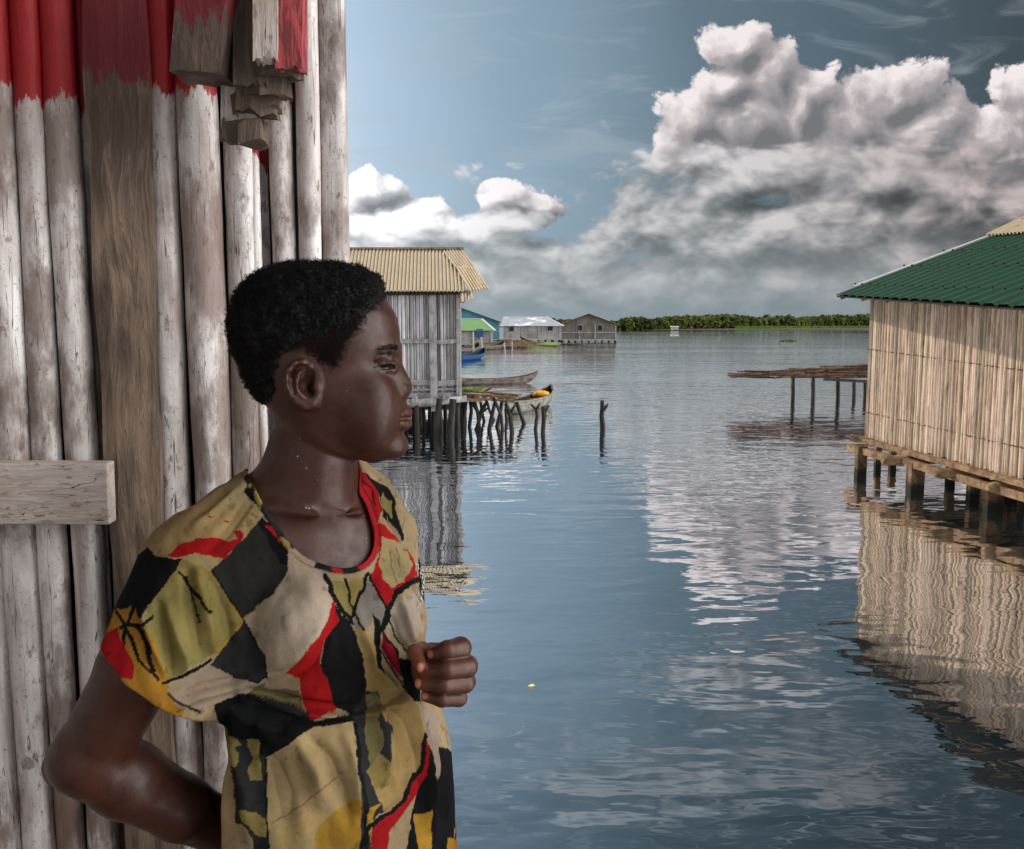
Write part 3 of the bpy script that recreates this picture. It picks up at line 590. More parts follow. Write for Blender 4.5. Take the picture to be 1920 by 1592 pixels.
# ------------------------------------------------------------------ far wood and reeds
def leafmat(name, c1, c2):
    m, k, b = material(name); at = k.new('ShaderNodeAttribute', attribute_name='tone')
    co = k.new('ShaderNodeTexCoord').outputs['Object']
    k.put(b.inputs['Base Color'], k.mix(1, k.mix(k.ss(k.noise(co, .05, 3), .4, .6), c1, c2), at.outputs['Color'], 'MULTIPLY')); b.inputs['Roughness'].default_value = .8; b.inputs['Specular IOR Level'].default_value = .15; return m
M_leaf = leafmat('far_foliage', (.038, .062, .014), (.070, .092, .020)); M_reed = leafmat('reeds', (.10, .17, .03), (.14, .20, .04))
def forest():
    random.seed(3); V_ = []; F_ = []; w = MB()
    def shore(x): return 395 + max(0, x-1150)*.55 if x > 1150 else 395
    for i in range(820):
        x = random.uniform(1015, 1700); dd = shore(x)*1.0+random.uniform(0, 60); row = random.random()
        g = W(x, 620); c = P(x, 612, dd); X0 = c.x; ht = (random.uniform(15, 23)+2*math.sin(x*.02)+1.5*math.sin(x*.07))*(dd/FP)
        if x < 1160: ht = ht*.75
        if random.random() < .03: ht *= 1.12
        cr = ht*random.uniform(.28, .42); tone = random.uniform(.55, 1.45)
        w.tone = (.5, .4, .35); w.tube([(X0, dd, 0), (X0+random.uniform(-.5, .5), dd, ht*.7)], [.3, .15], 5)
        w_t = (tone*random.uniform(.85, 1.25), tone, tone*.9)
        for j in range(120):
            th = random.uniform(0, 6.28); zz = random.uniform(-1, 1); r_ = (1-zz*zz)**.5*random.uniform(.55, 1.0)
            rr = cr*(1+.25*math.sin(th*3+i))
            q = Vector((X0+math.cos(th)*r_*rr, dd+math.sin(th)*r_*rr, max(.4, ht*.5+zz*ht*.5+random.uniform(-.4, .4))))
            s_ = random.uniform(.5, 1.25)*dd/450; a1 = Vector((random.gauss(0, 1), random.gauss(0, 1), random.gauss(0, .6))).normalized(); a2 = a1.orthogonal().normalized()
            t2 = random.uniform(.7, 1.3); w.tone = (w_t[0]*t2, w_t[1]*t2, w_t[2]*t2)
            w.add([q-a1*s_, q+a2*s_*.8, q+a1*s_, q-a2*s_*.8], [(0, 1, 2, 3)])
    tag(w.build('forest', M_leaf), 'dense green mangrove wood along the far shore', 'forest', kind='stuff')
    w = MB()
    for i in range(5200):
        x = random.uniform(1380, 1700); dd = shore(x)-random.uniform(5, 60); q = P(x, 612, dd); h_ = random.uniform(.8, 1.9)
        w.tone = gray(.6, .7); w.add([(q.x-.4, q.y, 0), (q.x+.4, q.y, 0), (q.x+random.uniform(-.3, .3), q.y, h_)], [(0, 1, 2)])
    tag(w.build('reeds', M_reed), 'bright green reed bed along the far shore', 'reeds', kind='stuff')
    sh = MB(); sh.hexa([(P(990, 612, 470).x, 440, -.3), (P(1760, 612, 440).x, 402, -.3), (P(1900, 612, 900).x+300, 700, -.3), (P(1900, 612, 1600).x, 1600, -.3), (-60, 1600, -.3)], [(P(990, 612, 470).x, 442, .25), (P(1760, 612, 440).x, 404, .25), (P(1900, 612, 900).x+300, 702, .25), (P(1900, 612, 1600).x, 1600, .25), (-60, 1600, .25)])
    tag(sh.build('far_bank', mb_), kind='structure')
forest()
def island(x, y, wpx, label, big):
    b = W(x, y); d = b.y; hw = wpx/2*d/FP; w = MB()
    for i in range(500 if big else 120):
        a = random.uniform(0, 6.28); r_ = random.random()**.5; q = Vector((b.x+math.cos(a)*hw*r_, b.y+math.sin(a)*hw*1.2*r_, 0)); h_ = random.uniform(.15, .5)*(1-r_*.6)
        s_ = Vector((random.uniform(-.12, .12), random.uniform(-.1, .1), 0)); w.tone = gray(.7, .5)
        w.add([q-s_, q+s_, q+Vector((random.uniform(-.15, .15), 0, h_))], [(0, 1, 2)])
    tag(w.build('floating_weed', M_reed, None, b), label, 'water weed', 'floating weed islands')
island(1479, 640.5, 30, 'floating island of green weed out on the open water', True)
island(1551, 617, 8, 'small dark clump of weed near the far reeds, left one of two', False)
island(1566, 617, 6, 'small dark clump of weed near the far reeds, right one of two', False)
# ------------------------------------------------------------------ pole rack on the right
def rack():
    t = thing('pole_rack', W(1540, 752), 'low rack of dark posts standing in the water left of the green-roofed hut', 'rack')
    for (x, yt, yw) in ((1486.5, 703, 752), (1524, 703, 757), (1571, 705, 754), (1601, 714, 747), (1622, 716, 750)):
        b = W(x, yw); w = MB(); w.tube([(b.x, b.y, -1), (b.x, b.y, .3), P(x, yt, b.y)], [.075, .07, .065], 8, .08); w.build('post', M_wet, t)
    w = MB(); w.bar(P(1480, 706, 30.2), P(1640, 706, 30.5), .10, .09); w.build('crossbar', M_wet, t)
    w = MB(); w.bar(P(1545, 711, 29), P(1640, 716, 29.2), .10, .09); w.build('crossbar', M_wet, t)
    random.seed(5)
    for i in range(88):
        f = random.random()**.85; xc = 1385+f*300; th_ = 3+f*13; L_ = random.uniform(45, 120) if i > 20 else random.uniform(90, 170); sl_ = random.uniform(-.09, .05)
        yc = 705-f*10+random.uniform(-1, .75)*th_; x0 = max(xc-L_/2, 1362+random.uniform(0, 12)); x1 = x0+L_
        y0 = min(yc-sl_*L_/2, 716); y1 = min(yc+sl_*L_/2, 717); d0 = random.uniform(28.8, 31.6)
        w = MB(); p0 = P(x0, y0, d0); p1 = P(x1, y1, d0+random.uniform(-.8, .8)); mid = p0.lerp(p1, .5)+Vector((0, 0, random.uniform(-.02, .03)))
        w.tone = gray(.9, .5); w.tube([p0, mid, p1], [.022, .034, .030], 6, .08)
        tag(w.build('pole', M_rod, None, mid), 'long reddish brown pole lying in the loose pile on the rack', 'pole', 'poles piled on the rack')
rack()
w = MB(); b = W(996, 1288); a = .3
w.add([b+Vector((-.025, 0, .008)), b+Vector((-.01, -.022, .012)), b+Vector((.014, -.014, .01)), b+Vector((.03, .006, .01)), b+Vector((.005, .02, .016))], [(0, 1, 2, 3, 4)])
mm, kk, bb = material('yellow_leaf'); kk.put(bb.inputs['Base Color'], (.75, .68, .15, 1)); tag(w.build('leaf', mm), 'small yellow leaf floating on the open water', 'leaf')
# ------------------------------------------------------------------ the near house: whitewashed pole wall, rafters, porch
def whitewash(name, red_z=None, stain=.5, red_wob=.03, gain=1.0, dark=0):
    m, k, b = material(name); tc_ = k.new('ShaderNodeTexCoord').outputs['Object']; pos = k.new('ShaderNodeNewGeometry').outputs['Position']
    oi = k.new('ShaderNodeObjectInfo').outputs['Random']
    q = k.v('ADD', pos, k.comb(k.m('MULTIPLY', oi, 7), 0, k.m('MULTIPLY', oi, 13)))
    lo = k.noise(k.v('MULTIPLY', q, (1, 1, .16)), 26, 8, .62, .4)
    blot = k.noise(k.v('MULTIPLY', q, (1, 1, .45)), 11, 7, .65)
    fine = k.noise(q, 160, 6, .7)
    c = k.mix(k.ss(lo, .3, .68), (.33*gain, .27*gain, .25*gain), (.72*gain, .685*gain, .665*gain))
    c = k.mix(k.m('MULTIPLY', k.ss(blot, stain-.03, stain+.12), .8), c, (.15, .10, .08))
    cr = k.noise(k.v('MULTIPLY', q, (1, 1, .04)), 60, 3, .5, .3); c = k.mix(k.ss(k.m('ABSOLUTE', k.m('SUBTRACT', cr, .5)), .006, .001), c, (.10, .07, .06))
    c = k.mix(k.m('MULTIPLY', k.ss(k.noise(k.v('MULTIPLY', q, (1, 1, .4)), 80, 6, .7), .57, .66), .7), c, (.13, .08, .06))
    c = k.mix(k.m('MULTIPLY', k.ss(fine, .57, .66), .6), c, (.2, .13, .1))
    z = k.xyz(pos)[2]
    # rising damp and mould stains low on the poles
    c = k.mix(k.m('MULTIPLY', k.ss(k.m('ADD', z, k.m('MULTIPLY', lo, .5)), 2.25, 1.95), k.m('MULTIPLY', k.ss(blot, .46, .58), .8)), c, (.15, .085, .05))
    if red_z is not None:
        zz = k.m('ADD', z, k.m('MULTIPLY', k.m('SUBTRACT', k.noise(k.v('MULTIPLY', q, (1, 1, .22)), 34, 7, .75), .5), red_wob*4.5))
        c = k.mix(k.ss(zz, red_z-.002, red_z+.004), c, k.mix(k.noise(q, 25, 4), (.34, .008, .010), (.18, .004, .008)))
    k.put(b.inputs['Base Color'], c); b.inputs['Roughness'].default_value = .55; b.inputs['Specular IOR Level'].default_value = .35
    bump(k, b, k.m('ADD', k.m('MULTIPLY', lo, 1.2), k.m('ADD', k.m('MULTIPLY', blot, .6), k.m('MULTIPLY', fine, .35))), .7, .004)
    return m
def plankmat(name, c1, c2, red_z=None, hor=False):
    m, k, b = material(name); pos = k.new('ShaderNodeNewGeometry').outputs['Position']
    if hor: x_, y_, z_ = k.xyz(pos); pos = k.comb(z_, y_, x_)
    q = k.v('MULTIPLY', k.v('ADD', pos, k.scale(k.noise(pos, 4, 2, col=True), .05)), (1, 1, .09))
    g = k.noise(q, 70, 8, .65, .6); l = k.noise(k.v('MULTIPLY', pos, (1, 1, .4)), 9, 6, .6)
    f = k.noise(k.v('MULTIPLY', pos, (1, 1, .3)), 120, 5, .7)
    c = k.mix(k.ss(k.m('ADD', k.m('MULTIPLY', g, .5), k.m('MULTIPLY', l, .5)), .38, .62), c2, c1)
    c = k.mix(k.m('MULTIPLY', k.ss(f, .54, .66), .6), c, (.09, .06, .045))
    cr = k.noise(k.v('MULTIPLY', pos, (1, 1, .05)), 55, 3, .5, .5)
    c = k.mix(k.ss(k.m('ABSOLUTE', k.m('SUBTRACT', cr, .5)), .005, .001), c, (.05, .035, .03))
    if red_z is not None:
        z = k.xyz(pos)[2]; zz = k.m('ADD', z, k.m('MULTIPLY', k.m('SUBTRACT', k.noise(k.v('MULTIPLY', pos, (1, 1, .3)), 40, 5, .7), .5), .15))
        c = k.mix(k.ss(zz, red_z-.002, red_z+.004), c, (.12, .004, .008))
    k.put(b.inputs['Base Color'], c); b.inputs['Roughness'].default_value = .75
    bump(k, b, k.m('ADD', g, k.m('MULTIPLY', f, .5)), .8, .005); return m
WD0, WD1 = 1.28, 1.38                 # wall depth at the left edge of the picture and at its right end
def wd_(px): return WD0+(WD1-WD0)*px/650
house = thing('pole_house', (-.8, 1.5, .9), 'near house with whitewashed pole wall, red painted top and broken rafter ends, behind the girl', 'house')
def near_wall():
    def zat(px, py): return P(px, py, wd_(px)).z
    mats = {}
    def wm(r, st=.5, g=1.0):
        key = (r, st, g)
        if key not in mats: mats[key] = whitewash('whitewash', r, st, gain=g)
        return mats[key]
    def pole(x0, x1, dz, mat, tone=None, n_=16, flat=1.0, bulge=0):
        cx = (x0+x1)/2; q = P(cx, 560, wd_(cx)+dz); r = (x1-x0)/2*(q.y)/FP; w = MB(); ph = random.random()*6
        vs = []; zs = np.linspace(.95, 3.75, 60)
        for z in zs:
            rr = r*.96*(1+.03*math.sin(z*7+ph)+.02*math.sin(z*17+ph*2)+.012*math.sin(z*41+ph)); ox = .003*math.sin(z*3+ph)
            for j in range(n_):
                a = 2*math.pi*j/n_; e = 1+.03*math.sin(a*3+ph+z*2)
                vs.append((q.x+ox+math.cos(a)*rr*e, q.y+r*flat*.2+math.sin(a)*rr*flat*e, z))
        w.add(vs, [(i*n_+j, i*n_+(j+1) % n_, (i+1)*n_+(j+1) % n_, (i+1)*n_+j) for i in range(len(zs)-1) for j in range(n_)], True)
        return w.build('pole', mat, house)
    zr = zat(100, 185)
    x = -620
    while x < -30:
        wdt = random.uniform(55, 72); pole(x, x+wdt, 0, wm(round(zr, 3))); x += wdt+3
    pole(-22, 43, 0, wm(round(zat(20, 160), 3), .5)); pole(46, 101, 0, wm(round(zat(70, 190), 3), .52)); pole(104, 166, 0, wm(round(zat(130, 195), 3), .5, .95))
    pole(160, 184, .02, wm(round(zat(170, 200), 3), .45, .9))
    # broad weathered plank
    q0 = P(182, 560, wd_(182)-.02); q1 = P(288, 560, wd_(288)-.02); w = MB(); vs = []; zs = np.linspace(.95, 3.75, 50)
    for z in zs:
        for (f, dy) in ((0, .035), (0, 0), (.25, -.004), (.6, -.003), (1, .002), (1, .035)):
            vs.append((q0.x+(q1.x-q0.x)*f+.0035*math.sin(z*4+f*2)+.002*math.sin(z*23+f*9), q0.y+(q1.y-q0.y)*f+dy, z))
    w.add(vs, [(i*6+j, i*6+j+1, (i+1)*6+j+1, (i+1)*6+j) for i in range(len(zs)-1) for j in range(5)])
    w.build('plank', plankmat('weathered_plank', (.235, .165, .115), (.06, .037, .023), zat(230, 150)), house)
    pole(289, 345, .005, wm(round(zat(310, 180), 3), .54, 1.05)); pole(344, 419, .0, wm(round(zat(360, 165), 3), .44, 1.0)); pole(424, 488, .01, wm(None, .47, 1.02))
    pole(480, 497, .0, wm(round(zat(490, 300), 3), .6, 1.15)); pole(486, 512, .03, wm(round(zat(498, 320), 3), .5, .9)); pole(511, 556, .005, wm(round(zat(520, 200), 3), .5, 1.05)); pole(559, 604, .0, wm(None, .56, 1.05))
    # corner post, squarish
    c = P(630, 560, WD1+.0); r = 24*c.y/FP; w = MB(); vs = []; n_ = 20
    for z in zs:
        for j in range(n_):
            a = 2*math.pi*j/n_; ca, sa = math.cos(a), math.sin(a); e = (abs(ca)**5+abs(sa)**5)**(-1/5.)
            vs.append((c.x+ca*e*r*(1+.008*math.sin(z*9)), c.y+.01+sa*e*r*.8, z))
    w.add(vs, [(i*n_+j, i*n_+(j+1) % n_, (i+1)*n_+(j+1) % n_, (i+1)*n_+j) for i in range(len(zs)-1) for j in range(n_)], True); w.build('corner_post', wm(None, .47, 1.0), house)
    # backing sheet behind the poles, its near-black colour paints the shade inside the house
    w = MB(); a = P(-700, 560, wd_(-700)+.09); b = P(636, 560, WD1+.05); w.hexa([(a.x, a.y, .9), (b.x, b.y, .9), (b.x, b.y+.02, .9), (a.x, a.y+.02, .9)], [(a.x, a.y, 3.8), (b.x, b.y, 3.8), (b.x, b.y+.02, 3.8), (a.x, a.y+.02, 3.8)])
    w.build('shade_backing', M_dark, house)
    # horizontal batten
    w = MB(); a = P(-420, 922, 1.232); b = P(210, 923, 1.262); w.bar(a, b, .028, .087); bt = w.build('batten', plankmat('pale_plank', (.56, .49, .44), (.36, .29, .24), None, True), house)
    md = bt.modifiers.new('bevel', 'BEVEL'); md.width = .002; md.segments = 2
    # rafter ends, splintered
    def broken(name, quad_px, d0, d1, mat, steps, lean=0):
        (x0, x1, yb) = quad_px; w = MB(); N = 9
        top0 = P(x0, -160, d0); top1 = P(x1, -160, d0)
        for i in range(N):
            f0 = i/N; f1 = (i+1)/N; yb_ = yb+random.uniform(-steps, steps)
            a0 = top0.lerp(top1, f0); a1 = top0.lerp(top1, f1); b0 = P(x0+(x1-x0)*f0-lean, yb_, d0); b1 = P(x0+(x1-x0)*f1-lean, yb_+random.uniform(-3, 3), d0)
            bk_ = Vector((.0, d1, .012))
            w.hexa([b0, b1, a1, a0], [b0+bk_, b1+bk_, a1+bk_, a0+bk_])
        return w.build(name, mat, house)
    M_rafd = plankmat('split_wood_end', (.12, .08, .05), (.04, .026, .018)); M_raf = plankmat('rafter_wood', (.17, .115, .08), (.05, .03, .02)); M_raf2 = plankmat('stained_rafter_wood', (.17, .11, .08), (.05, .03, .022), P(390, 40, 1.17).z); M_rafw = plankmat('whitewashed_rafter', (.66, .60, .57), (.36, .28, .23))
    M_red = None
    m, k, b = material('flaking_red_paint'); pos = k.new('ShaderNodeNewGeometry').outputs['Position']
    g = k.noise(k.v('MULTIPLY', pos, (1, 1, .2)), 90, 7, .7, .5)
    k.put(b.inputs['Base Color'], k.mix(k.ss(g, .42, .58), (.15, .015, .018), (.42, .06, .065))); b.inputs['Roughness'].default_value = .7; bump(k, b, g, .8, .004); M_red = m
    def beam(p0, p1, wx, wy, mat, name='rafter', jag=.01, nx=7):
        # p0 top, p1 bottom centre; splintered bottom
        p0 = Vector(p0); p1 = Vector(p1); w = MB(); vs = []; ny = 4
        for (c, isb) in ((p0, 0), (p1, 1)):
            for j in range(ny+1):
                for i in range(nx+1):
                    jj = random.uniform(-jag, jag) if isb else 0
                    vs.append(c+Vector(((i/nx-.5)*wx, (j/ny-.5)*wy, jj)))
        K = (nx+1)*(ny+1); fs = []
        for j in range(ny):
            for i in range(nx):
                a_ = j*(nx+1)+i; fs.append((K+a_, K+a_+1, K+a_+nx+2, K+a_+nx+1))
        for i in range(nx):
            fs.append((i+1, i, K+i, K+i+1)); a_ = ny*(nx+1)+i; fs.append((a_, a_+1, K+a_+1, K+a_))
        for j in range(ny):
            a_ = j*(nx+1); fs.append((a_, a_+nx+1, K+a_+nx+1, K+a_)); a_ = j*(nx+1)+nx; fs.append((a_+nx+1, a_, K+a_, K+a_+nx+1))
        w.add(vs, fs); return w.build(name, mat, house)
    # leaning block on the left
    beam(P(412, -150, 1.16), P(382, 148, 1.20), .062, .07, M_raf2, jag=.003)
    # white and red boards of the main rafter, each one ending higher than the one behind
    beam(P(503, -150, 1.17), P(503, 118, 1.17), .030, .03, M_rafw, jag=.005)
    beam(P(546, -150, 1.175), P(546, 132, 1.175), .034, .03, M_red, jag=.004)
    beam(P(476, -150, 1.20), P(474, 160, 1.20), .042, .03, M_raf, jag=.006)
    beam(P(487, -150, 1.225), P(486, 205, 1.225), .055, .025, M_raf, jag=.006)
    beam(P(452, -150, 1.25), P(452, 262, 1.25), .045, .03, M_rafw, jag=.007); beam(P(478, -150, 1.262), P(477, 240, 1.262), .030, .03, M_raf, jag=.007)
    for (x, y, s_, d) in ((526, 136, .062, 1.195), (500, 170, .062, 1.215), (484, 205, .055, 1.235), (460, 257, .060, 1.243)):
        w = MB(); c = P(x, y, d); vs = []
        for i in range(15):
            a = i*math.pi/7.5; vs.append(c+Vector((math.cos(a)*s_*.56*random.uniform(.7, 1.15), math.sin(a)*.026*random.uniform(.7, 1.1), -.006+random.uniform(-.009, .004))))
        w.hexa(vs, [v_+Vector((random.uniform(-.006, .006), 0, .026)) for v_ in vs]); w.build('splinter', M_rafd, house)
    # porch roof over the girl and the viewer, side wall on the left, deck
    w = MB(); w.sheet((-3.6, 1.9, 3.74), (.35, 1.9, 3.74), (.35, -1.2, 4.0), (-3.6, -1.2, 4.0), 50, .012, 3); w.build('roof', M_tanroof, house)
    w = MB(); w.bar((.3, 1.7, 3.66), (.3, -1.2, 3.92), .06, .10); w.build('rafter', M_raf, house)
    w = MB(); cane_wall(w, (-1.9, -1.2), (-1.9, 1.45), .95, .95, 3.8, 3.8, 44, (1, 0, 0)); w.build('side_wall', wm(None, .5, 1), house)
    w = MB()
    for i in range(22):
        y = -1.2+i*.125; w.tone = gray(.3, .7); w.bar((-1.9, y, 1.02), (.25, y, 1.02), .115, .035)
    w.build('deck', M_timber, house)
    for (x, y) in ((-.25, 1.5), (-.25, -.9), (-1.8, 1.5), (-1.8, -.9)):
        w = MB(); w.tube([(x, y, -1.2), (x, y, 1.0)], .06, 10); w.build('stilt', M_timber, house)
near_wall()
# ------------------------------------------------------------------ the girl: sculpted as smooth distance fields, meshed with surface nets
PD = 1.05; MPP = PD/FP
def hash3(i, j, k, s):
    x = (i*374761393+j*668265263+k*2147483647+s*974634777) & 0xFFFFFFFF
    x = ((x ^ (x >> 13))*1274126177) & 0xFFFFFFFF
    return ((x ^ (x >> 16)) & 0xFFFF)/65535.0
def vnoise(p, s=0):
    p = np.asarray(p, dtype=np.float64); i = np.floor(p).astype(np.int64); f = p-i; f = f*f*(3-2*f); r = 0
    for a in (0, 1):
        for b in (0, 1):
            for c in (0, 1):
                w = (f[:, 0] if a else 1-f[:, 0])*(f[:, 1] if b else 1-f[:, 1])*(f[:, 2] if c else 1-f[:, 2])
                r = r+w*hash3(i[:, 0]+a, i[:, 1]+b, i[:, 2]+c, s)
    return r
def fbm(p, o=4, s=0):
    r = 0; a = .5; t = 0
    for k in range(o): r = r+a*vnoise(np.asarray(p)*2.0**k+k*17.3, s+k); t += a; a *= .5
    return r/t
def smin(a, b, k):
    h = np.maximum(k-np.abs(a-b), 0)/k
    return np.minimum(a, b)-h*h*k*.25
def smax(a, b, k): return -smin(-a, -b, k)
class Grid:
    def __init__(s, lo, hi, h):
        s.lo = np.array(lo, float); s.h = h; s.n = np.ceil((np.array(hi)-s.lo)/h).astype(int)+1
        s.ax = [(s.lo[i]+h*np.arange(s.n[i])).astype(np.float32) for i in range(3)]
        s.F = np.full(tuple(s.n), .05, dtype=np.float32)
    def box(s, lo, hi):
        a = np.clip(np.floor((np.array(lo)-s.lo)/s.h).astype(int), 0, s.n); b = np.clip(np.ceil((np.array(hi)-s.lo)/s.h).astype(int)+1, 0, s.n)
        sl = tuple(slice(a[i], b[i]) for i in range(3))
        if any(b[i] <= a[i] for i in range(3)): return None, None
        return sl, (s.ax[0][sl[0]][:, None, None], s.ax[1][sl[1]][None, :, None], s.ax[2][sl[2]][None, None, :])
    def comb(s, sl, f, k, op):
        A = s.F[sl]
        s.F[sl] = smin(A, f, k) if op == 'u' else smax(A, -f, k) if op == 's' else smax(A, f, k)
    def ell(s, c, r, k=.008, op='u', rot=None):
        r = np.array(r, float); m = max(r)+k+.01 if rot is not None else r+k+.01
        sl, X = s.box(np.array(c)-m, np.array(c)+m)
        if sl is None: return
        d = [X[i]-np.float32(c[i]) for i in range(3)]
        if rot is not None:
            M = np.array(rot).T; d = [M[i][0]*d[0]+M[i][1]*d[1]+M[i][2]*d[2] for i in range(3)]
        k0 = np.sqrt((d[0]/r[0])**2+(d[1]/r[1])**2+(d[2]/r[2])**2); k1 = np.sqrt((d[0]/r[0]**2)**2+(d[1]/r[1]**2)**2+(d[2]/r[2]**2)**2)+1e-6
        s.comb(sl, (k0*(k0-1)/k1).astype(np.float32), k, op)
    def chain(s, pts, rad, k=.008, kin=.004, op='u', flat=None):
        pts = [np.array(p, float) for p in pts]; R_ = max(rad)+k+.012
        sl, X = s.box(np.min(pts, axis=0)-R_, np.max(pts, axis=0)+R_)
        if sl is None: return
        f = None
        for i in range(len(pts)-1):
            a, b = pts[i], pts[i+1]; ba = b-a; L = ba.dot(ba)+1e-12
            h = np.clip(((X[0]-a[0])*ba[0]+(X[1]-a[1])*ba[1]+(X[2]-a[2])*ba[2])/L, 0, 1)
            d = np.sqrt((X[0]-a[0]-h*ba[0])**2+(X[1]-a[1]-h*ba[1])**2+(X[2]-a[2]-h*ba[2])**2)-(rad[i]+(rad[i+1]-rad[i])*h)
            f = d if f is None else smin(f, d, kin)
        s.comb(sl, f.astype(np.float32), k, op)
    def mesh(s):
        F = s.F; nx, ny, nz = F.shape; ins = F < 0
        cnt = np.zeros((nx-1, ny-1, nz-1), np.int8)
        for a in (0, 1):
            for b in (0, 1):
                for c in (0, 1): cnt += ins[a:nx-1+a, b:ny-1+b, c:nz-1+c]
        act = (cnt > 0) & (cnt < 8); idx = np.argwhere(act); N = len(idx)
        ID = np.full(act.shape, -1, np.int32); ID[act] = np.arange(N)
        C = [(a, b, c) for a in (0, 1) for b in (0, 1) for c in (0, 1)]
        val = np.stack([F[idx[:, 0]+a, idx[:, 1]+b, idx[:, 2]+c] for a, b, c in C], 1)
        pos = np.zeros((N, 3)); num = np.zeros(N)
        for i in range(8):
            for j in range(i+1, 8):
                df = [C[j][q]-C[i][q] for q in range(3)]
                if sum(map(abs, df)) != 1: continue
                m = (val[:, i] < 0) != (val[:, j] < 0); t = np.where(m, val[:, i]/(val[:, i]-val[:, j]+1e-20), 0)
                for q in range(3): pos[:, q] += np.where(m, C[i][q]+df[q]*t, 0)
                num += m
        pos = (pos/num[:, None]+idx)*s.h+s.lo
        Q = []
        for ax in range(3):
            o = [q for q in range(3) if q != ax]
            A = ins[tuple(slice(0, -1) if q == ax else slice(None) for q in range(3))]; B = ins[tuple(slice(1, None) if q == ax else slice(None) for q in range(3))]
            e = np.argwhere(A != B); ok = (e[:, o[0]] > 0) & (e[:, o[1]] > 0) & (e[:, o[0]] < F.shape[o[0]]-1) & (e[:, o[1]] < F.shape[o[1]]-1); e = e[ok]
            sgn = A[e[:, 0], e[:, 1], e[:, 2]]; vs = []
            for (p_, q_) in ((0, 0), (1, 0), (1, 1), (0, 1)):
                c = e.copy(); c[:, o[0]] -= p_; c[:, o[1]] -= q_; vs.append(ID[c[:, 0], c[:, 1], c[:, 2]])
            q4 = np.stack(vs, 1); flip = sgn if ax != 1 else ~sgn
            q4[~flip] = q4[~flip][:, ::-1]; Q.append(q4)
        Q = np.concatenate(Q); Q = Q[(Q >= 0).all(1)]
        return pos, Q
def smooth(V, Q, it=2, lam=.5):
    for _ in range(it):
        S_ = np.zeros_like(V); n_ = np.zeros(len(V))
        for a, b in ((0, 1), (1, 2), (2, 3), (3, 0)):
            for i, j in ((a, b), (b, a)):
                for q in range(3): S_[:, q] += np.bincount(Q[:, i], V[Q[:, j], q], len(V))
                n_ += np.bincount(Q[:, i], minlength=len(V))
        V = V+lam*(S_/np.maximum(n_, 1)[:, None]-V)
    return V
def normals(V, Q):
    fn = np.cross(V[Q[:, 2]]-V[Q[:, 0]], V[Q[:, 3]]-V[Q[:, 1]]); N = np.zeros_like(V)
    for j in range(4):
        for q in range(3): N[:, q] += np.bincount(Q[:, j], fn[:, q], len(V))
    return N/(np.linalg.norm(N, axis=1)[:, None]+1e-12)
def npmesh(name, V, Q, mat, parent=None, attrs=None, smooth_=True):
    me = bpy.data.meshes.new(name); me.vertices.add(len(V)); me.vertices.foreach_set('co', np.asarray(V, np.float32).ravel())
    k = Q.shape[1]; me.loops.add(Q.size); me.loops.foreach_set('vertex_index', Q.astype(np.int32).ravel())
    me.polygons.add(len(Q)); me.polygons.foreach_set('loop_start', np.arange(0, Q.size, k, dtype=np.int32))
    me.update(calc_edges=True); me.validate()
    me.polygons.foreach_set('use_smooth', np.full(len(me.polygons), smooth_))
    for an, ar in (attrs or {}).items():
        ca = me.color_attributes.new(an, 'FLOAT_COLOR', 'POINT'); a4 = np.ones((len(V), 4), np.float32); a4[:, :3] = ar; ca.data.foreach_set('color', a4.ravel())
    me.materials.append(mat); ob = bpy.data.objects.new(name, me); COL.objects.link(ob)
    if parent: ob.parent = parent; ob.location = -parent.location
    return ob
def pix(V):          # world points -> reference pixels (only used to read traced curves back onto the sculpt)
    w = V[:, 1]*cp-(V[:, 2]-CH)*sp; return 960+FP*V[:, 0]/w, 796-FP*(V[:, 1]*sp+(V[:, 2]-CH)*cp)/w
def hp(u, v, s=0.0): q = P(u, v, PD); return np.array([q.x, PD+s*MPP, q.z])
def pp(u, v, y): q = P(u, v, y); return np.array([q.x, q.y, q.z])
def hq(u, v, s=0.0):      # side features: picture position read at their own distance
    f = 1-abs(s)*MPP/PD; return hp(960+(u-960)*f, 608+(v-608)*f, s)
def hr(*r): return [x*MPP for x in r]
def inpoly(x, y, poly):
    c = np.zeros(x.shape, bool); n_ = len(poly)
    for i in range(n_):
        x0, y0 = poly[i]; x1, y1 = poly[(i+1) % n_]
        if y0 == y1: continue
        c ^= ((y0 > y) != (y1 > y)) & (x < (x1-x0)*(y-y0)/(y1-y0)+x0)
    return c
def dseg(x, y, pts, closed=False):
    d = np.full(x.shape, 1e9); P_ = list(pts)+([pts[0]] if closed else [])
    for (x0, y0), (x1, y1) in zip(P_[:-1], P_[1:]):
        vx, vy = x1-x0, y1-y0; t = np.clip(((x-x0)*vx+(y-y0)*vy)/(vx*vx+vy*vy+1e-9), 0, 1); d = np.minimum(d, np.hypot(x-x0-t*vx, y-y0-t*vy))
    return d
def catmull(pts, n_=6, closed=True):
    o = []; N = len(pts)
    for i in range(N if closed else N-1):
        p0, p1, p2, p3 = [np.array(pts[(i+j) % N] if closed else pts[min(max(i+j, 0), N-1)], float) for j in (-1, 0, 1, 2)]
        for t in np.arange(n_)/n_: o.append(tuple(.5*((2*p1)+(p2-p0)*t+(2*p0-5*p1+4*p2-p3)*t*t+(3*p1-p0-3*p2+p3)*t**3)))
    if not closed: o.append(tuple(pts[-1]))
    return o
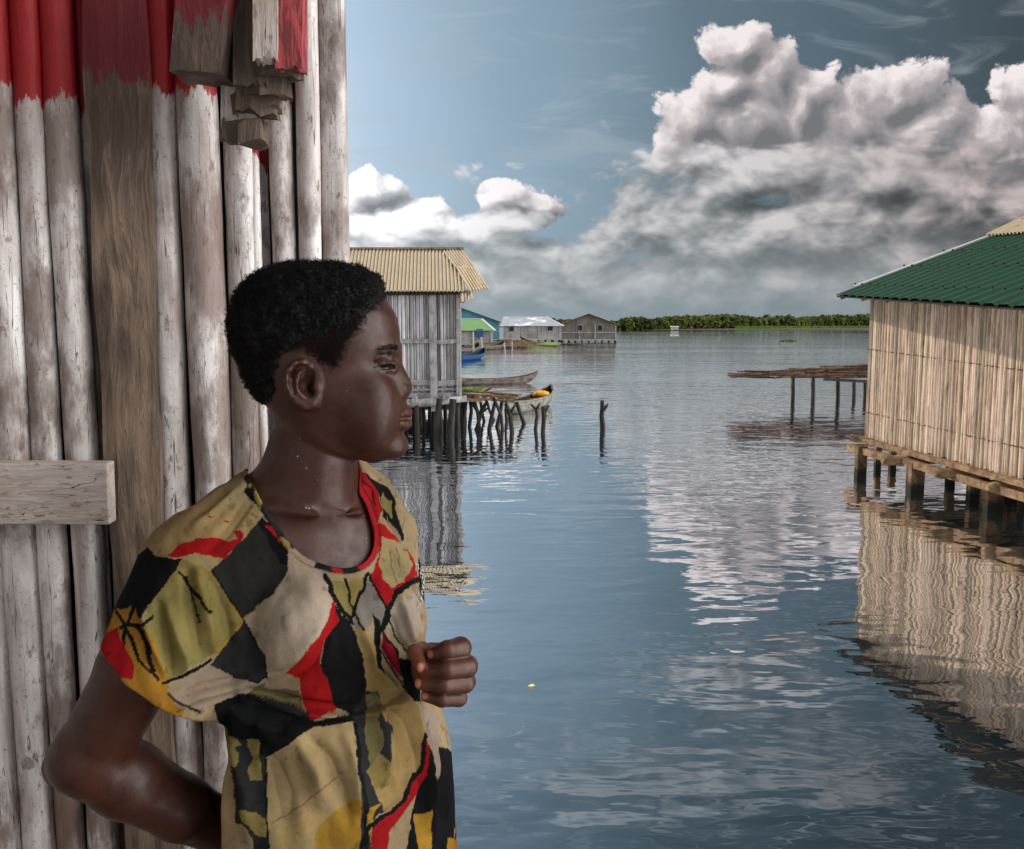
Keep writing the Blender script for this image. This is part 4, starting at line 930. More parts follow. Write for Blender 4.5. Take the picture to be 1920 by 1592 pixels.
HT = np.array([ # v, front, back, half width, widest
 (503,610,575,3,590),(506,636,553,30,590),(512,660,530,52,588),(523,685,505,74,585),(538,704,481,90,580),(558,722,457,102,578),(590,742,443,111,575),(620,749,440,115,575),(645,749,442,115,575),
 (660,744,447,114,577),(675,737,453,112,580),(687,733,459,111,585),(705,734,467,110,590),(725,736,477,108,596),(745,738,489,104,602),(765,743,510,98,608),(785,745,540,91,615),
 (805,747,562,83,622),(820,750,585,74,632),(835,752,612,63,648),(848,748,640,49,668),(857,738,665,34,690),(863,722,690,14,700),(866,705,697,3,702)], float)
def head_field(G, off=0.0, sl=None):
    x = G.ax[0][:, None]; z = G.ax[2][None, :]
    w = PD*cp-(z-CH)*sp; u = 960+FP*x/w; v = np.broadcast_to(796-FP*(PD*sp+(z-CH)*cp)/w, u.shape)
    vq = v+off*np.clip((590-v)/60, 0, 1)*.8
    T = lambda c: np.interp(vq, HT[:, 0], HT[:, c])
    uf, ub, W_, uw = T(1)+off, T(2)-off, T(3)+off, T(4)
    # smooth the tables a little by averaging neighbours
    for d in (-6, 6):
        g = lambda c: np.interp(vq+d, HT[:, 0], HT[:, c])
        uf += g(1)+off; ub += g(2)-off; W_ += g(3)+off; uw += g(4)
    uf /= 3; ub /= 3; W_ /= 3; uw /= 3
    a = np.where(u > uw, (u-uw)/np.maximum(uf-uw, 2), (uw-u)/np.maximum(uw-ub, 2)).astype(np.float32)
    ex = np.where(u > uw, 2.25, 2.15).astype(np.float32)
    ap = np.abs(a)**ex
    s_ = (G.ax[1]-PD)/MPP
    sc = (np.maximum(np.minimum(W_, np.minimum(uf-uw, uw-ub)+20), 12)*MPP).astype(np.float32)
    F = G.F
    for j in range(F.shape[1]):
        bp = (np.abs(s_[j])/np.maximum(W_, 2))**ex
        F[:, j, :] = ((ap+bp)**(1/ex)-1)*sc
    ov = (np.maximum(503-vq, v-866)*MPP).astype(np.float32)[:, None, :]
    np.maximum(F, ov, out=F)
NECK = [((602, 790, 0), 68), ((588, 830, 0), 71), ((580, 870, 2), 74), ((575, 920, 5), 80)]
TL = np.array([.74, .67, 0]); TF = np.array([.67, -.74, 0])       # torso frame: her left, her front
TROT = np.stack([TL, -TF, np.array([0, 0, 1.])], 1)
def torso(G, off, k=.012, low=True):
    def at(px, py, y, l=0, f=0): return pp(px, py, y)+TL*l+TF*f
    E = lambda c, r, kk: G.ell(c, [r[0]+off, r[1]+off, r[2]+off], kk, 'u', TROT)
    E(at(590, 1120, 1.08), (.128, .082, .19), .02)
    E(at(604, 1230, 1.075), (.120, .088, .15), .04)
    E(at(618, 1420, 1.06), (.126, .098, .20), .05)
    if low: E(at(632, 1620, 1.06), (.142, .112, .20), .05)
    # shoulders and trapezius
    G.chain([at(585, 905, 1.075), at(455, 985, 1.03), at(352, 1062, .99)], [.040+off, .043+off, .046+off], .04, .03)
    G.chain([at(600, 905, 1.085), at(680, 960, 1.13), at(722, 1000, 1.16)], [.038+off, .038+off, .036+off], .035, .03)
    # bust
    E(at(572, 1195, .985), (.056, .045, .060), .045); E(at(728, 1165, 1.045), (.046, .038, .050), .04)
def body_common(G):
    for i in range(1):
        G.chain([hp(*c) for c, r in NECK], [r*MPP for c, r in NECK], .022, .02)
def low_body(G):
    head_field(G)
    torso(G, -.007)
    body_common(G)
    G.chain([pp(600, 968, 1.0), pp(520, 952, 1.0), pp(440, 955, 1.0)], [.002, .002, .001], .014)
    G.chain([pp(632, 968, 1.0), pp(675, 960, 1.05)], [.002, .002], .014)
def skin_head(G):
    low_body(G)
    e = lambda c, r, k=.006, op='u': G.ell(hq(*c), [r[0]*MPP, r[2]*MPP, r[1]*MPP], k, op)
    for s in (-1, 1):
        e((690, 748, 58*s), (44, 46, 34), .018)                       # cheek
        e((744, 684, 23*s), (7, 8, 8), .014, 's')
        e((693, 785, 48*s), (34, 46, 36), .026)                  # eye socket
        G.chain([hq(737, 660, 10*s), hq(731, 655, 34*s), hq(715, 657, 58*s)], hr(8.5, 8, 7), .010)   # brow ridge
        e((712, 684, 34*s), (22, 20, 21.5), .007)
        G.chain([hq(700, 676, 60*s), hq(712, 667, 58*s), hq(727, 665, 48*s)], hr(1.4, 1.8, 1.6), .008, .004, 's')                       # lid mass
        ED = [(703, 690, 53), (716, 689, 55.5), (728, 688, 49.5), (736.5, 688, 37), (736, 689, 25)]
        G.chain([hq(a_, b_-4.8, c_*s) for a_, b_, c_ in ED], hr(1.2, 2.0, 2.3, 2.2, 1.8), .004)
        G.chain([hq(a_-.5, b_+4.6, c_*s) for a_, b_, c_ in ED], hr(1.0, 1.4, 1.7, 1.7, 1.5), .005)
        G.chain([hq(a_+1, b_, (c_+1)*s) for a_, b_, c_ in ED], hr(1.4, 3.3, 4.7, 4.8, 3.2), .0015, .002, 's')
    G.chain([hq(734, 672, 0), hq(734.5, 692, 0), hq(743, 706, 0), hq(751, 716, 0)], hr(9, 10, 11, 12.5), .012)      # bridge
    for s in (-1, 1): G.chain([hq(728, 690, 10*s), hq(734, 706, 12*s), hq(738, 722, 16*s)], hr(8, 10, 11), .022)
    e((757.5, 727, 0), (14, 13, 14), .008)                            # tip
    for s in (-1, 1):
        e((751, 730.5, 17*s), (14, 11.5, 12), .004)
        G.chain([hq(742, 719, 25*s), hq(736, 728, 29*s), hq(738, 740, 28*s)], hr(1.4, 2.2, 1.8), .006, .004, 's')                    # wings
        e((757, 744, 10*s), (6.5, 4.2, 5), .003, 's')                    # nostril
    e((736, 769, 0), (22, 34, 47), .018)                              # muzzle
    def lip(pts, r, k, op='u'):
        if op == 's':
            for q_ in (-1, 1): G.chain([hq(u, v, q*q_) for u, v, q in pts], hr(*r), k, .004, 's')
            return
        L_ = [hq(u, v, -q) for u, v, q in pts]+[hq(u, v, q) for u, v, q in pts[::-1][1:]]
        G.chain(L_, hr(*(list(r)+list(r[::-1][1:]))), k, .004, op)
    lip([(743, 783.5, 37), (751, 779, 28), (757, 775.5, 17), (760.5, 773.5, 0)], (3, 6.5, 9.5, 11.5), .006)
    lip([(743, 788, 36), (750, 792, 27), (756, 795, 16), (759, 795.5, 0)], (3, 7, 10.5, 12.5), .006)
    lip([(737, 787, 42), (748, 785.5, 37), (757, 785, 28), (763, 784.5, 19), (767, 784.5, 12)], (1.6, 2.0, 1.9, 1.5, .9), .0045, 's')
    e((766, 815, 0), (10, 6, 26), .010, 's')                          # crease under the lip
    e((739, 835, 0), (22, 23, 28), .014)                              # chin
    for s in (-1, 1):
        E = lambda u, v, o=0: hq(572+(u-572)*.92, 719+(v-719)*.94, s*(100+(600-u)*.28+o*.9))
        G.ell(E(570, 718, -2), hr(30, 9, 41), .006)
        G.chain([E(593, 714, 0), E(589, 699, 3), E(580, 685, 5), E(566, 677, 6), E(550, 680, 7), E(539, 692, 7.5), E(535, 711, 7.5), E(538, 729, 7), E(546, 745, 6), E(556, 756, 5)], hr(4, 4.5, 5, 5.2, 5.5, 5.5, 5.5, 5.2, 5, 5), .0025)
        G.chain([E(556, 756, 3), E(570, 762, 2), E(585, 758, 1), E(592, 748, 0)], hr(6, 9, 9, 7), .006)
        G.chain([E(566, 692, 5), E(557, 702, 6), E(552, 717, 7), E(555, 732, 6.5), E(564, 743, 6), E(575, 747, 5)], hr(3.5, 4.5, 5, 5, 5, 4.5), .005)
        G.chain([E(572, 686, 11), E(556, 689, 12), E(545, 703, 13), E(544, 720, 13), E(549, 738, 12)], hr(3, 4.5, 4.5, 4.2, 3), .003, .003, 's')
        G.chain([E(577, 711, 9), E(575, 724, 8), E(580, 737, 9)], hr(9.5, 12, 8), .004, .004, 's')
        G.chain([E(583, 700, 12), E(569, 704, 12)], hr(6.5, 5.5), .003, .003, 's')
        G.chain([E(583, 728, 4), E(586, 728, -8)], hr(8, 6), .004, .003, 's')
        G.ell(E(594, 726, 5), hr(6.5, 7, 9), .004)
HX = (.26, .26, .26)
a = hp(415, 900, -150); b = hp(790, 480, 150)
ZC = hp(600, 872)[2]                                    # plane where head mesh and body mesh meet
GH = Grid((a[0], a[1], ZC-.02), b, .00095); skin_head(GH)
# body below the head: torso, arms
def limbs(G):
    G.chain([pp(345, 1075, .985), pp(262, 1250, .955), pp(168, 1418, .965)], [.047, .0415, .039], .015, .015)
    G.chain([pp(168, 1418, .965), pp(122, 1436, .972)], [.039, .024], .014)
    G.chain([pp(168, 1422, .965), pp(240, 1462, .985), pp(340, 1515, 1.02), pp(445, 1565, 1.09), pp(520, 1590, 1.15)], [.040, .0415, .036, .029, .025], .012, .01)
    G.chain([pp(725, 1000, 1.17), pp(728, 1300, 1.21)], [.036, .030], .015, .01)
    G.chain([pp(728, 1300, 1.21), pp(775, 1262, 1.10), pp(812, 1246, 1.025)], [.031, .031, .0235], .012, .01)
GB = Grid((-.56, .86, 1.86), (.01, 1.30, ZC+.012), .0022)
low_body(GB)
limbs(GB)
# ---- the fist
def fist(G):
    y = .955
    def f(pts, r, k=.0022):
        G.chain([pp(*p) for p in pts], [x*y/FP for x in r], k, .0025)
    # palm block
    G.chain([pp(812, 1246, 1.02), pp(835, 1250, 1.0), pp(850, 1255, .992)], [.0235, .026, .024], .008, .008)
    G.ell(pp(845, 1262, .985), (.021, .017, .033), .008)
    f([(838, 1222, 1.005), (862, 1217, .985), (863, 1215, .966), (838, 1219, .951), (812, 1226, .953)], [19, 22, 21.5, 18.5, 12.5], .003)
    f([(842, 1252, 1.005), (876, 1248, .985), (876, 1250, .962), (838, 1255, .943), (800, 1258, .952)], [19, 21, 20.5, 19, 15])
    f([(838, 1280, 1.005), (874, 1278, .985), (872, 1281, .962), (832, 1284, .944), (790, 1281, .952)], [18, 19, 18.5, 17, 13])
    f([(830, 1305, 1.0), (858, 1308, .985), (860, 1309, .966), (828, 1311, .950), (800, 1305, .955)], [16, 17, 16.5, 15, 12])
    # thumb: root at the side of the palm, bent over the fingers
    f([(815, 1232, 1.0), (792, 1219, .985), (778, 1223, .962), (789, 1248, .943)], [18, 16, 15.5, 12], .003)
fist_lo = pp(745, 1345, .98); fist_hi = pp(905, 1180, 1.02)
GF = Grid((pp(748, 1340, .98)[0], .90, pp(800, 1350, .95)[2]), (pp(910, 1300, 1.02)[0], 1.03, pp(800, 1170, .93)[2]), .00085)
limbs(GF); fist(GF)
# cut the coarse body where the fist mesh takes over
flo = GF.lo; fhi = GF.lo+GF.h*(GF.n-1)
sl, X = GB.box(flo, (fhi[0]+.05, 1.026, fhi[2])); GB.F[sl] = np.maximum(GB.F[sl], .01)
Vh, Qh = GH.mesh(); Vb, Qb = GB.mesh(); Vf, Qf = GF.mesh()
kq = (Vh[Qh][:, :, 2].min(1) > ZC-.001); Qh = Qh[kq]
kq = (Vb[Qb][:, :, 2].max(1) < ZC+.0025); Qb = Qb[kq]
def compact(V, Q):
    u_, inv = np.unique(Q, return_inverse=True); return V[u_], inv.reshape(Q.shape)
Vh, Qh = compact(Vh, Qh); Vb, Qb = compact(Vb, Qb); Vf, Qf = compact(Vf, Qf)
Vh = smooth(Vh, Qh, 1, .4); Vb = smooth(Vb, Qb, 2, .5); Vf = smooth(Vf, Qf, 2, .5)
# fine skin relief
# ---- skin colour
def skin_colour(V):
    u, v = pix(V); N = len(V); s = (V[:, 1]-PD)/MPP
    c = np.tile(np.array([1., 1., 1.]), (N, 1))
    m3 = fbm(V*55, 4, 5)[:, None]; c *= (.70+.6*m3); m4 = fbm(V*240, 2, 6)[:, None]; c *= (.88+.24*m4)
    return c, u, v, s
ch, uh, vh, sh_ = skin_colour(Vh)
HAIRP = [(724, 558), (716, 570), (700, 586), (686, 604), (676, 626), (660, 640), (648, 664), (634, 694), (620, 702), (604, 690), (584, 672), (560, 660), (534, 666), (521, 690), (519, 730), (512, 748), (495, 764), (440, 760), (380, 640), (420, 460), (600, 430), (760, 470), (735, 540)]
uu = uh+6*(fbm(Vh*120, 3, 9)-.5)*2; vv = vh+6*(fbm(Vh*120, 3, 19)-.5)*2
hd = dseg(uu, vv, HAIRP, True); hin = inpoly(uu, vv, HAIRP)
hs = np.where(hin, hd, -hd)
EARP = [(604, 700), (592, 672), (566, 660), (536, 662), (520, 680), (515, 712), (520, 742), (538, 768), (575, 775), (602, 760)]
hs = np.where(inpoly(uh, vh, EARP) & (np.abs(sh_) > 90), -40, hs)
# stubble fade: mottled scalp at the temples, above and behind the ear
mot = fbm(Vh*240, 3, 31)
st_ = np.clip((hs+6)/22, 0, 1); st_ = np.clip(st_*1.3-(mot-.35)*.9*(st_ < .98), 0, 1)
ch = ch*(1-.84*st_[:, None])
earin = np.clip(1-np.hypot((uh-581)/12, (vh-722)/17), 0, 1)*0
brow = [(712, 656), (722, 649), (735, 647), (744, 650), (744, 655), (735, 654), (722, 656)]
bm = np.where(inpoly(uu, vv, brow), 1., np.clip(1-dseg(uh, vh, brow, True)/2, 0, 1))*(np.abs(sh_) > 9)*(uh > 700)
ch = ch*(1-.6*bm[:, None])
lipu = [(741, 786), (751, 776), (762, 767), (778, 764), (780, 800), (764, 806), (752, 797)]
lm = np.where(inpoly(uh, vh, lipu), np.clip(dseg(uh, vh, lipu, True)/4, 0, 1), 0)[:, None]
ch = ch*(1-lm)+lm*ch*np.array([1.35, 1.2, 1.3])
lash = np.clip(1-dseg(uh, vh, [(701, 689), (716, 684), (730, 682.5), (738, 684)])/3.2, 0, 1)*(np.abs(sh_) > 15); ch *= (1-.75*lash[:, None])
cb, ub_, vb_, sb_ = skin_colour(Vb)
cf, uf_, vf_, sf_ = skin_colour(Vf)
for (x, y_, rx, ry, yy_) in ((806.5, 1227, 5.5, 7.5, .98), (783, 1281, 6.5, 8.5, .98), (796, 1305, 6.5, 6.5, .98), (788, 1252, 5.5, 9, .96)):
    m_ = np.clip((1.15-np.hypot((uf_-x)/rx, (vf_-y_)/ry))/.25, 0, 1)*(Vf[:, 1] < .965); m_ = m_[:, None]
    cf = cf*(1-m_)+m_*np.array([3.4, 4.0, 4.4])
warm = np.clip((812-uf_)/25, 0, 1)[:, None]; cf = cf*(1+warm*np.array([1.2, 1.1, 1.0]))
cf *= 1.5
V_all = np.concatenate([Vh, Vb, Vf]); Q_all = np.concatenate([Qh, Qb+len(Vh), Qf+len(Vh)+len(Vb)]); C_all = np.concatenate([ch, cb, cf])
def skinmat():
    m, k, b = material('dark_skin'); at = k.new('ShaderNodeAttribute', attribute_name='tint').outputs['Color']
    pos = k.new('ShaderNodeTexCoord').outputs['Object']
    k.put(b.inputs['Base Color'], k.mix(1, (.040, .0132, .0076), at, 'MULTIPLY'))
    k.put(b.inputs['Roughness'], k.ss(k.noise(pos, 60, 3), .3, .7, .36, .56, 'LINEAR')); lum = k.m('MINIMUM', k.v('DOT_PRODUCT', at, (.33, .33, .33)), 1.0); k.put(b.inputs['Specular IOR Level'], k.m('MULTIPLY', lum, .26)); k.put(b.inputs['Coat Weight'], k.m('MULTIPLY', lum, .06))
    b.inputs['Coat Roughness'].default_value = .25
    vo = k.new('ShaderNodeTexVoronoi'); vo.inputs['Scale'].default_value = 900; k.put(vo.inputs['Vector'], pos)
    bump(k, b, k.m('ADD', k.m('MULTIPLY', vo.outputs['Distance'], .35), k.noise(pos, 380, 4, .6)), .28, .0009); return m
M_skin = skinmat()
girl = npmesh('person', V_all, Q_all, M_skin, None, {'tint': C_all})
tag(girl, 'girl in profile with short black hair and patchwork print shirt, one fist raised', 'person')
# ---- eyes
me_, ke_, be_ = material('eye'); tcE = ke_.new('ShaderNodeTexCoord').outputs['Object']; xE, yE, zE = ke_.xyz(tcE)
rE = ke_.m('SQRT', ke_.m('ADD', ke_.m('POWER', yE, 2), ke_.m('POWER', zE, 2)))
front = ke_.m('GREATER_THAN', xE, 0)
iris = ke_.mix(ke_.m('MULTIPLY', ke_.ss(rE, .0074, .0066), front), (.13, .105, .095), (.018, .009, .006)); iris = ke_.mix(ke_.m('MULTIPLY', ke_.ss(rE, .0028, .0024), front), iris, (.002, .002, .002))
ke_.put(be_.inputs['Base Color'], iris); be_.inputs['Roughness'].default_value = .25; be_.inputs['Specular IOR Level'].default_value = .25
for s in (-1, 1):
    w = MB(); vs = []; Rr = 19.6*MPP
    for j in range(17):
        th = math.pi*j/16
        for i in range(24): ph = i*math.pi/12; vs.append((math.cos(th)*Rr*1.03, math.sin(th)*math.cos(ph)*Rr, math.sin(th)*math.sin(ph)*Rr))
    w.add(vs, [(j*24+i, j*24+(i+1) % 24, (j+1)*24+(i+1) % 24, (j+1)*24+i) for j in range(16) for i in range(24)], True)
    o = w.build('eye', me_, None); o.parent = girl; o.location = hq(713, 689, 35.5*s); o.rotation_euler = (0, R(10), R(-30))
# lashes
mL, kL, bL = material('black_hair'); kL.put(bL.inputs['Base Color'], (.006, .0055, .0055, 1)); bL.inputs['Roughness'].default_value = .6; bL.inputs['Specular IOR Level'].default_value = .14
w = MB(); random.seed(2)
for s in (-1, 1):
    for i in range(46):
        f_ = i/45; EDx = [703, 716, 728, 736.5]; x = 703+f_*33.5; y_ = float(np.interp(x, EDx, [687, 685.5, 684.6, 685])); sd = float(np.interp(x, EDx, [54, 57, 51, 39])); r_ = hq(x, y_-.8, sd*s); t_ = hq(x+2+5*f_+random.uniform(-1, 1), y_+3.4+random.uniform(-1, 1.5), sd*s+s*(5-5*f_)); mdp = (np.array(r_)+t_)/2+np.array([.001, 0, -.0006])
        w.tube([r_, mdp, t_], [.00038, .0003, .00012], 4, 0, False)
w.build('eyelashes', mL, girl)
for s in (-1, 1):
    w = MB(); cb_ = np.nonzero((bm > .35) & (sh_*s > 0))[0]
    for i in rng.choice(cb_, min(170, len(cb_))):
        c0_ = Vh[i]; dr_ = np.array([random.uniform(.5, 1)*(-1 if uh[i] < 735 else -.2), s*.5, random.uniform(.1, .6)]); dr_ /= np.linalg.norm(dr_)
        w.tube([c0_+np.array([0, s*.0002, 0]), c0_+dr_*.0016+np.array([.0004, s*.0006, 0]), c0_+dr_*.0034+np.array([.0004, s*.0005, 0])], [.00022, .0002, .00008], 3, 0, False)
    w.build('eyebrow', mL, girl)
# ---- hair
GC_ = Grid((hp(405, 800, 0)[0], PD-.095, hp(600, 780)[2]), (hp(755, 600)[0], PD+.095, hp(600, 465)[2]), .0012)
xg = GC_.ax[0][:, None]; zg = GC_.ax[2][None, :]; wg = PD*cp-(zg-CH)*sp; ug = (960+FP*xg/wg); vg = np.broadcast_to(796-FP*(PD*sp+(zg-CH)*cp)/wg, ug.shape)
HAIRC = [(727, 556), (716, 566), (700, 580), (686, 594), (672, 606), (655, 614), (636, 622), (610, 632), (582, 642), (560, 648), (538, 658), (524, 678), (517, 702), (513, 730), (497, 757), (440, 790), (380, 640), (420, 440), (600, 420), (760, 450), (740, 530)]
Tg = [np.interp(vg, HT[:, 0], HT[:, c]) for c in range(1, 5)]
ag = np.where(ug > Tg[3], (ug-Tg[3])/np.maximum(Tg[0]-Tg[3], 2), (Tg[3]-ug)/np.maximum(Tg[3]-Tg[1], 2)); sg = Tg[2]*np.clip(1-np.abs(ag)**2.2, 0, 1)**(1/2.2)+8
fg = 1/(1-sg*MPP/PD); ug2 = 960+(ug-960)*fg; vg2 = 608+(vg-608)*fg
hdg = dseg(ug2, vg2, HAIRC, True); hdg = np.where(inpoly(ug2, vg2, HAIRC), hdg, -hdg)
th = np.clip(hdg/24, -.6, 1); topb = np.clip((700-vg)/170, .35, 1)*np.ones_like(hdg); th = np.where(th > 0, np.abs(th)**.6, th)*14*topb
head_field(GC_, th)
Vc, Qc = GC_.mesh(); u_, v_ = pix(Vc); kk_ = dseg(u_, v_, HAIRC, True); inn_ = inpoly(u_, v_, HAIRC) | (kk_ < 2)
keep = inn_[Qc].all(1); Vc, Qc = compact(Vc, Qc[keep]); Vc = smooth(Vc, Qc, 2, .5); Nc = normals(Vc, Qc)
if np.mean(np.einsum('ij,ij->i', Nc, Vc-hp(590, 640))) < 0: Nc = -Nc; Qc = Qc[:, ::-1]
bl = np.abs(fbm(Vc*230, 3, 3)-.5)*2; lw = fbm(Vc*50, 2, 8)-.5; lx = fbm(Vc*130, 2, 12)-.5
Vc = Vc+Nc*((bl*.0042+lw*.008+lx*.006)[:, None]-.0028)
hair = npmesh('hair', Vc, Qc, mL, girl)
rg = np.random.default_rng(4); pick = rg.integers(0, len(Vc), 15000)
uP, vP = pix(Vc[pick]); dP = dseg(uP, vP, HAIRC, True)
Nh = normals(Vh, Qh)
if np.mean(np.einsum('ij,ij->i', Nh, Vh-hp(600, 700))) < 0: Nh = -Nh
cand = np.nonzero((st_ > .2) & (fbm(Vh*130, 2, 77) > .40))[0]; pk2 = rg.choice(cand, 12000)
Ppos = np.concatenate([Vc[pick], Vh[pk2]]); nP = np.concatenate([Nc[pick], Nh[pk2]]); NPk = len(Ppos)
sz = np.concatenate([np.clip(dP/25, .3, 1), np.clip(st_[pk2]*.38, .12, .34)])
K_ = 11; tt = np.linspace(0, 1, K_); allV = np.zeros((NPk, K_, 3, 3))
t1 = np.cross(nP, rg.normal(size=nP.shape)); t1 /= np.linalg.norm(t1, axis=1)[:, None]; t2 = np.cross(nP, t1)
cr_ = rg.uniform(.0008, .0018, NPk)*(.5+.5*sz); hh_ = rg.uniform(.002, .0062, NPk)*sz; tw = rg.uniform(6, 12, NPk)
drift = t1*(rg.uniform(-.002, .003, NPk)*sz)[:, None]
for i, t in enumerate(tt):
    c = Ppos+nP*(hh_*t-.0004)[:, None]+(t1*np.cos(tw*t)[:, None]+t2*np.sin(tw*t)[:, None])*(cr_*(.4+.6*t))[:, None]+drift*t
    for j in range(3):
        a_ = j*2.0944; allV[:, i, j] = c+(nP*math.cos(a_)+t1*math.sin(a_)*np.cos(tw*t)[:, None]+t2*math.sin(a_)*np.sin(tw*t)[:, None])*(.00034*(1-.5*t))
VH = allV.reshape(-1, 3); base_i = np.arange(NPk)[:, None]*(K_*3)
q = np.array([(i*3+j, i*3+(j+1) % 3, (i+1)*3+(j+1) % 3, (i+1)*3+j) for i in range(K_-1) for j in range(3)])
QH = (base_i[:, :, None]+q[None]).reshape(-1, 4)
npmesh('hair_curls', VH, QH, mL, hair).location = (0, 0, 0)

# ---- water drops on the skin
mD, kD, bD = material('water_drop'); bD.inputs['Roughness'].default_value = .03; bD.inputs['Transmission Weight'].default_value = .8; bD.inputs['IOR'].default_value = 1.33
NA = normals(V_all, Q_all)
if np.mean(np.einsum('ij,ij->i', NA[:len(Vh)], Vh-hp(600, 700))) < 0: NA = -NA
ua, va = pix(V_all)
for (x, y, r_) in ((555, 856, 2.2), (576, 879, 2.6), (651, 731, 1.6), (560, 824, 1.3), (573, 951, 3), (581, 953, 3), (588, 948, 1.4), (606, 1012, 1.5), (640, 985, 1.4), (688, 1008, 2.0), (690, 1018, 1.8), (664, 1002, 1.3), (650, 1040, 1.3), (631, 1022, 1.2), (685, 965, 1.6), (672, 948, 1.2), (547, 846, 1.1), (596, 902, 1.3), (660, 1048, 1.2), (612, 1038, 1.1)):
    dd_ = np.hypot(ua-x, va-y)+np.where(NA[:, 1] < -.1, 0, 50); i = int(np.argmin(dd_)); near = np.nonzero(dd_ < 3)[0]
    if len(near): i = int(near[np.argmin(V_all[near, 1])])
    c0_ = V_all[i]; w = MB(); vs = []; rr = r_*MPP*.65
    for a_ in range(7):
        for b_ in range(10):
            th_ = math.pi*a_/6; ph_ = b_*math.pi/5; vs.append(c0_+np.array([math.sin(th_)*math.cos(ph_)*rr, math.sin(th_)*math.sin(ph_)*rr*.7, math.cos(th_)*rr*1.15]))
    w.add(vs, [(a_*10+b_, a_*10+(b_+1) % 10, (a_+1)*10+(b_+1) % 10, (a_+1)*10+b_) for a_ in range(6) for b_ in range(10)], True)
    w.build('water_drop', mD, girl)
# ------------------------------------------------------------------ the shirt
Z2 = lambda L: [(x/2.174+200, y/2.174+860) for x, y in L]
NECKP = catmull([(466, 872), (474, 905), (499, 952), (521, 984), (540, 1015), (568, 1042), (600, 1056), (630, 1063), (657, 1064), (683, 1053), (698, 1030), (700, 998), (687, 952), (668, 915), (662, 870), (600, 780), (500, 800)], 5)
GS = Grid((-.56, .84, 1.70), (.02, 1.32, hp(600, 868)[2]), .0014)
torso(GS, .0)
# loose lower cloth
for (px, py, y, r) in ((622, 1400, 1.06, (.136, .104, .16)), (634, 1560, 1.055, (.143, .112, .18)), (640, 1750, 1.055, (.15, .12, .16))):
    GS.ell(pp(px, py, y), r, .05, 'u', TROT)
# near sleeve
GS.chain([pp(385, 1060, 1.0), pp(330, 1160, .975), pp(288, 1262, .955), pp(262, 1330, .95)], [.056, .059, .0595, .062], .03, .02)
GS.chain([pp(440, 1230, 1.0), pp(355, 1285, .965)], [.05, .036], .03, .02)
# far sleeve
GS.chain([pp(722, 1000, 1.165), pp(728, 1140, 1.19)], [.043, .046], .02, .01)
# hem of the near sleeve: cut plane, then hollow
def plane(G, c, n_, lo, hi, k, op='i'):
    sl, X = G.box(lo, hi); n_ = np.array(n_)/np.linalg.norm(n_); f = (X[0]-c[0])*n_[0]+(X[1]-c[1])*n_[1]+(X[2]-c[2])*n_[2]; G.comb(sl, np.broadcast_to(f, G.F[sl].shape).astype(np.float32), k, op)
hc = pp(284, 1268, .95); hd_ = pp(284-88, 1268+100, .94)-hc; hd_ /= np.linalg.norm(hd_)
lo_ = (-.56, .84, 1.9); hi_ = (pp(415, 1300, .95)[0], 1.10, pp(300, 1150, .95)[2])
plane(GS, hc, hd_, lo_, hi_, .003)
GS.chain([hc-hd_*.012, hc+hd_*.06], [.040, .056], .003, .004, 's')
# neck opening
sl, X = GS.box((-.45, .84, hp(600, 1085)[2]-.02), (-.10, 1.12, GS.ax[2][-1]))
sh3 = np.broadcast(*X).shape; XX = np.broadcast_to(X[0], sh3); YY = np.broadcast_to(X[1], sh3); ZZ = np.broadcast_to(X[2], sh3)
w3 = YY*cp-(ZZ-CH)*sp; uu3 = 960+FP*XX/w3; vv3 = 796-FP*(YY*sp+(ZZ-CH)*cp)/w3
# evaluate the 2D distance on a picture grid and look it up
gx = np.arange(430, 740, 2.0); gy = np.arange(780, 1100, 2.0); mx_, my_ = np.meshgrid(gx, gy, indexing='ij')
D2 = dseg(mx_, my_, NECKP, True); D2 = np.where(inpoly(mx_, my_, NECKP), -D2, D2)
ii = np.clip((uu3-430)/2, 0, len(gx)-1.01); jj = np.clip((vv3-780)/2, 0, len(gy)-1.01); i0 = ii.astype(int); j0 = jj.astype(int); fi = ii-i0; fj = jj-j0
d3 = (D2[i0, j0]*(1-fi)*(1-fj)+D2[i0+1, j0]*fi*(1-fj)+D2[i0, j0+1]*(1-fi)*fj+D2[i0+1, j0+1]*fi*fj)*MPP
GS.comb(sl, np.maximum(d3, YY-1.10).astype(np.float32), .002, 's')
GS.chain([hp(*c) for c, r in NECK]+[hp(575, 780, 0)], [(r+6)*MPP for c, r in NECK]+[75*MPP], .004, .02, 's')
Vs, Qs = GS.mesh(); Vs = smooth(Vs, Qs, 2, .5); Ns = normals(Vs, Qs)
if np.mean(np.einsum('ij,ij->i', Ns, Vs-pp(600, 1300, 1.06))) < 0: Ns = -Ns; Qs = Qs[:, ::-1]
us, vs_ = pix(Vs)
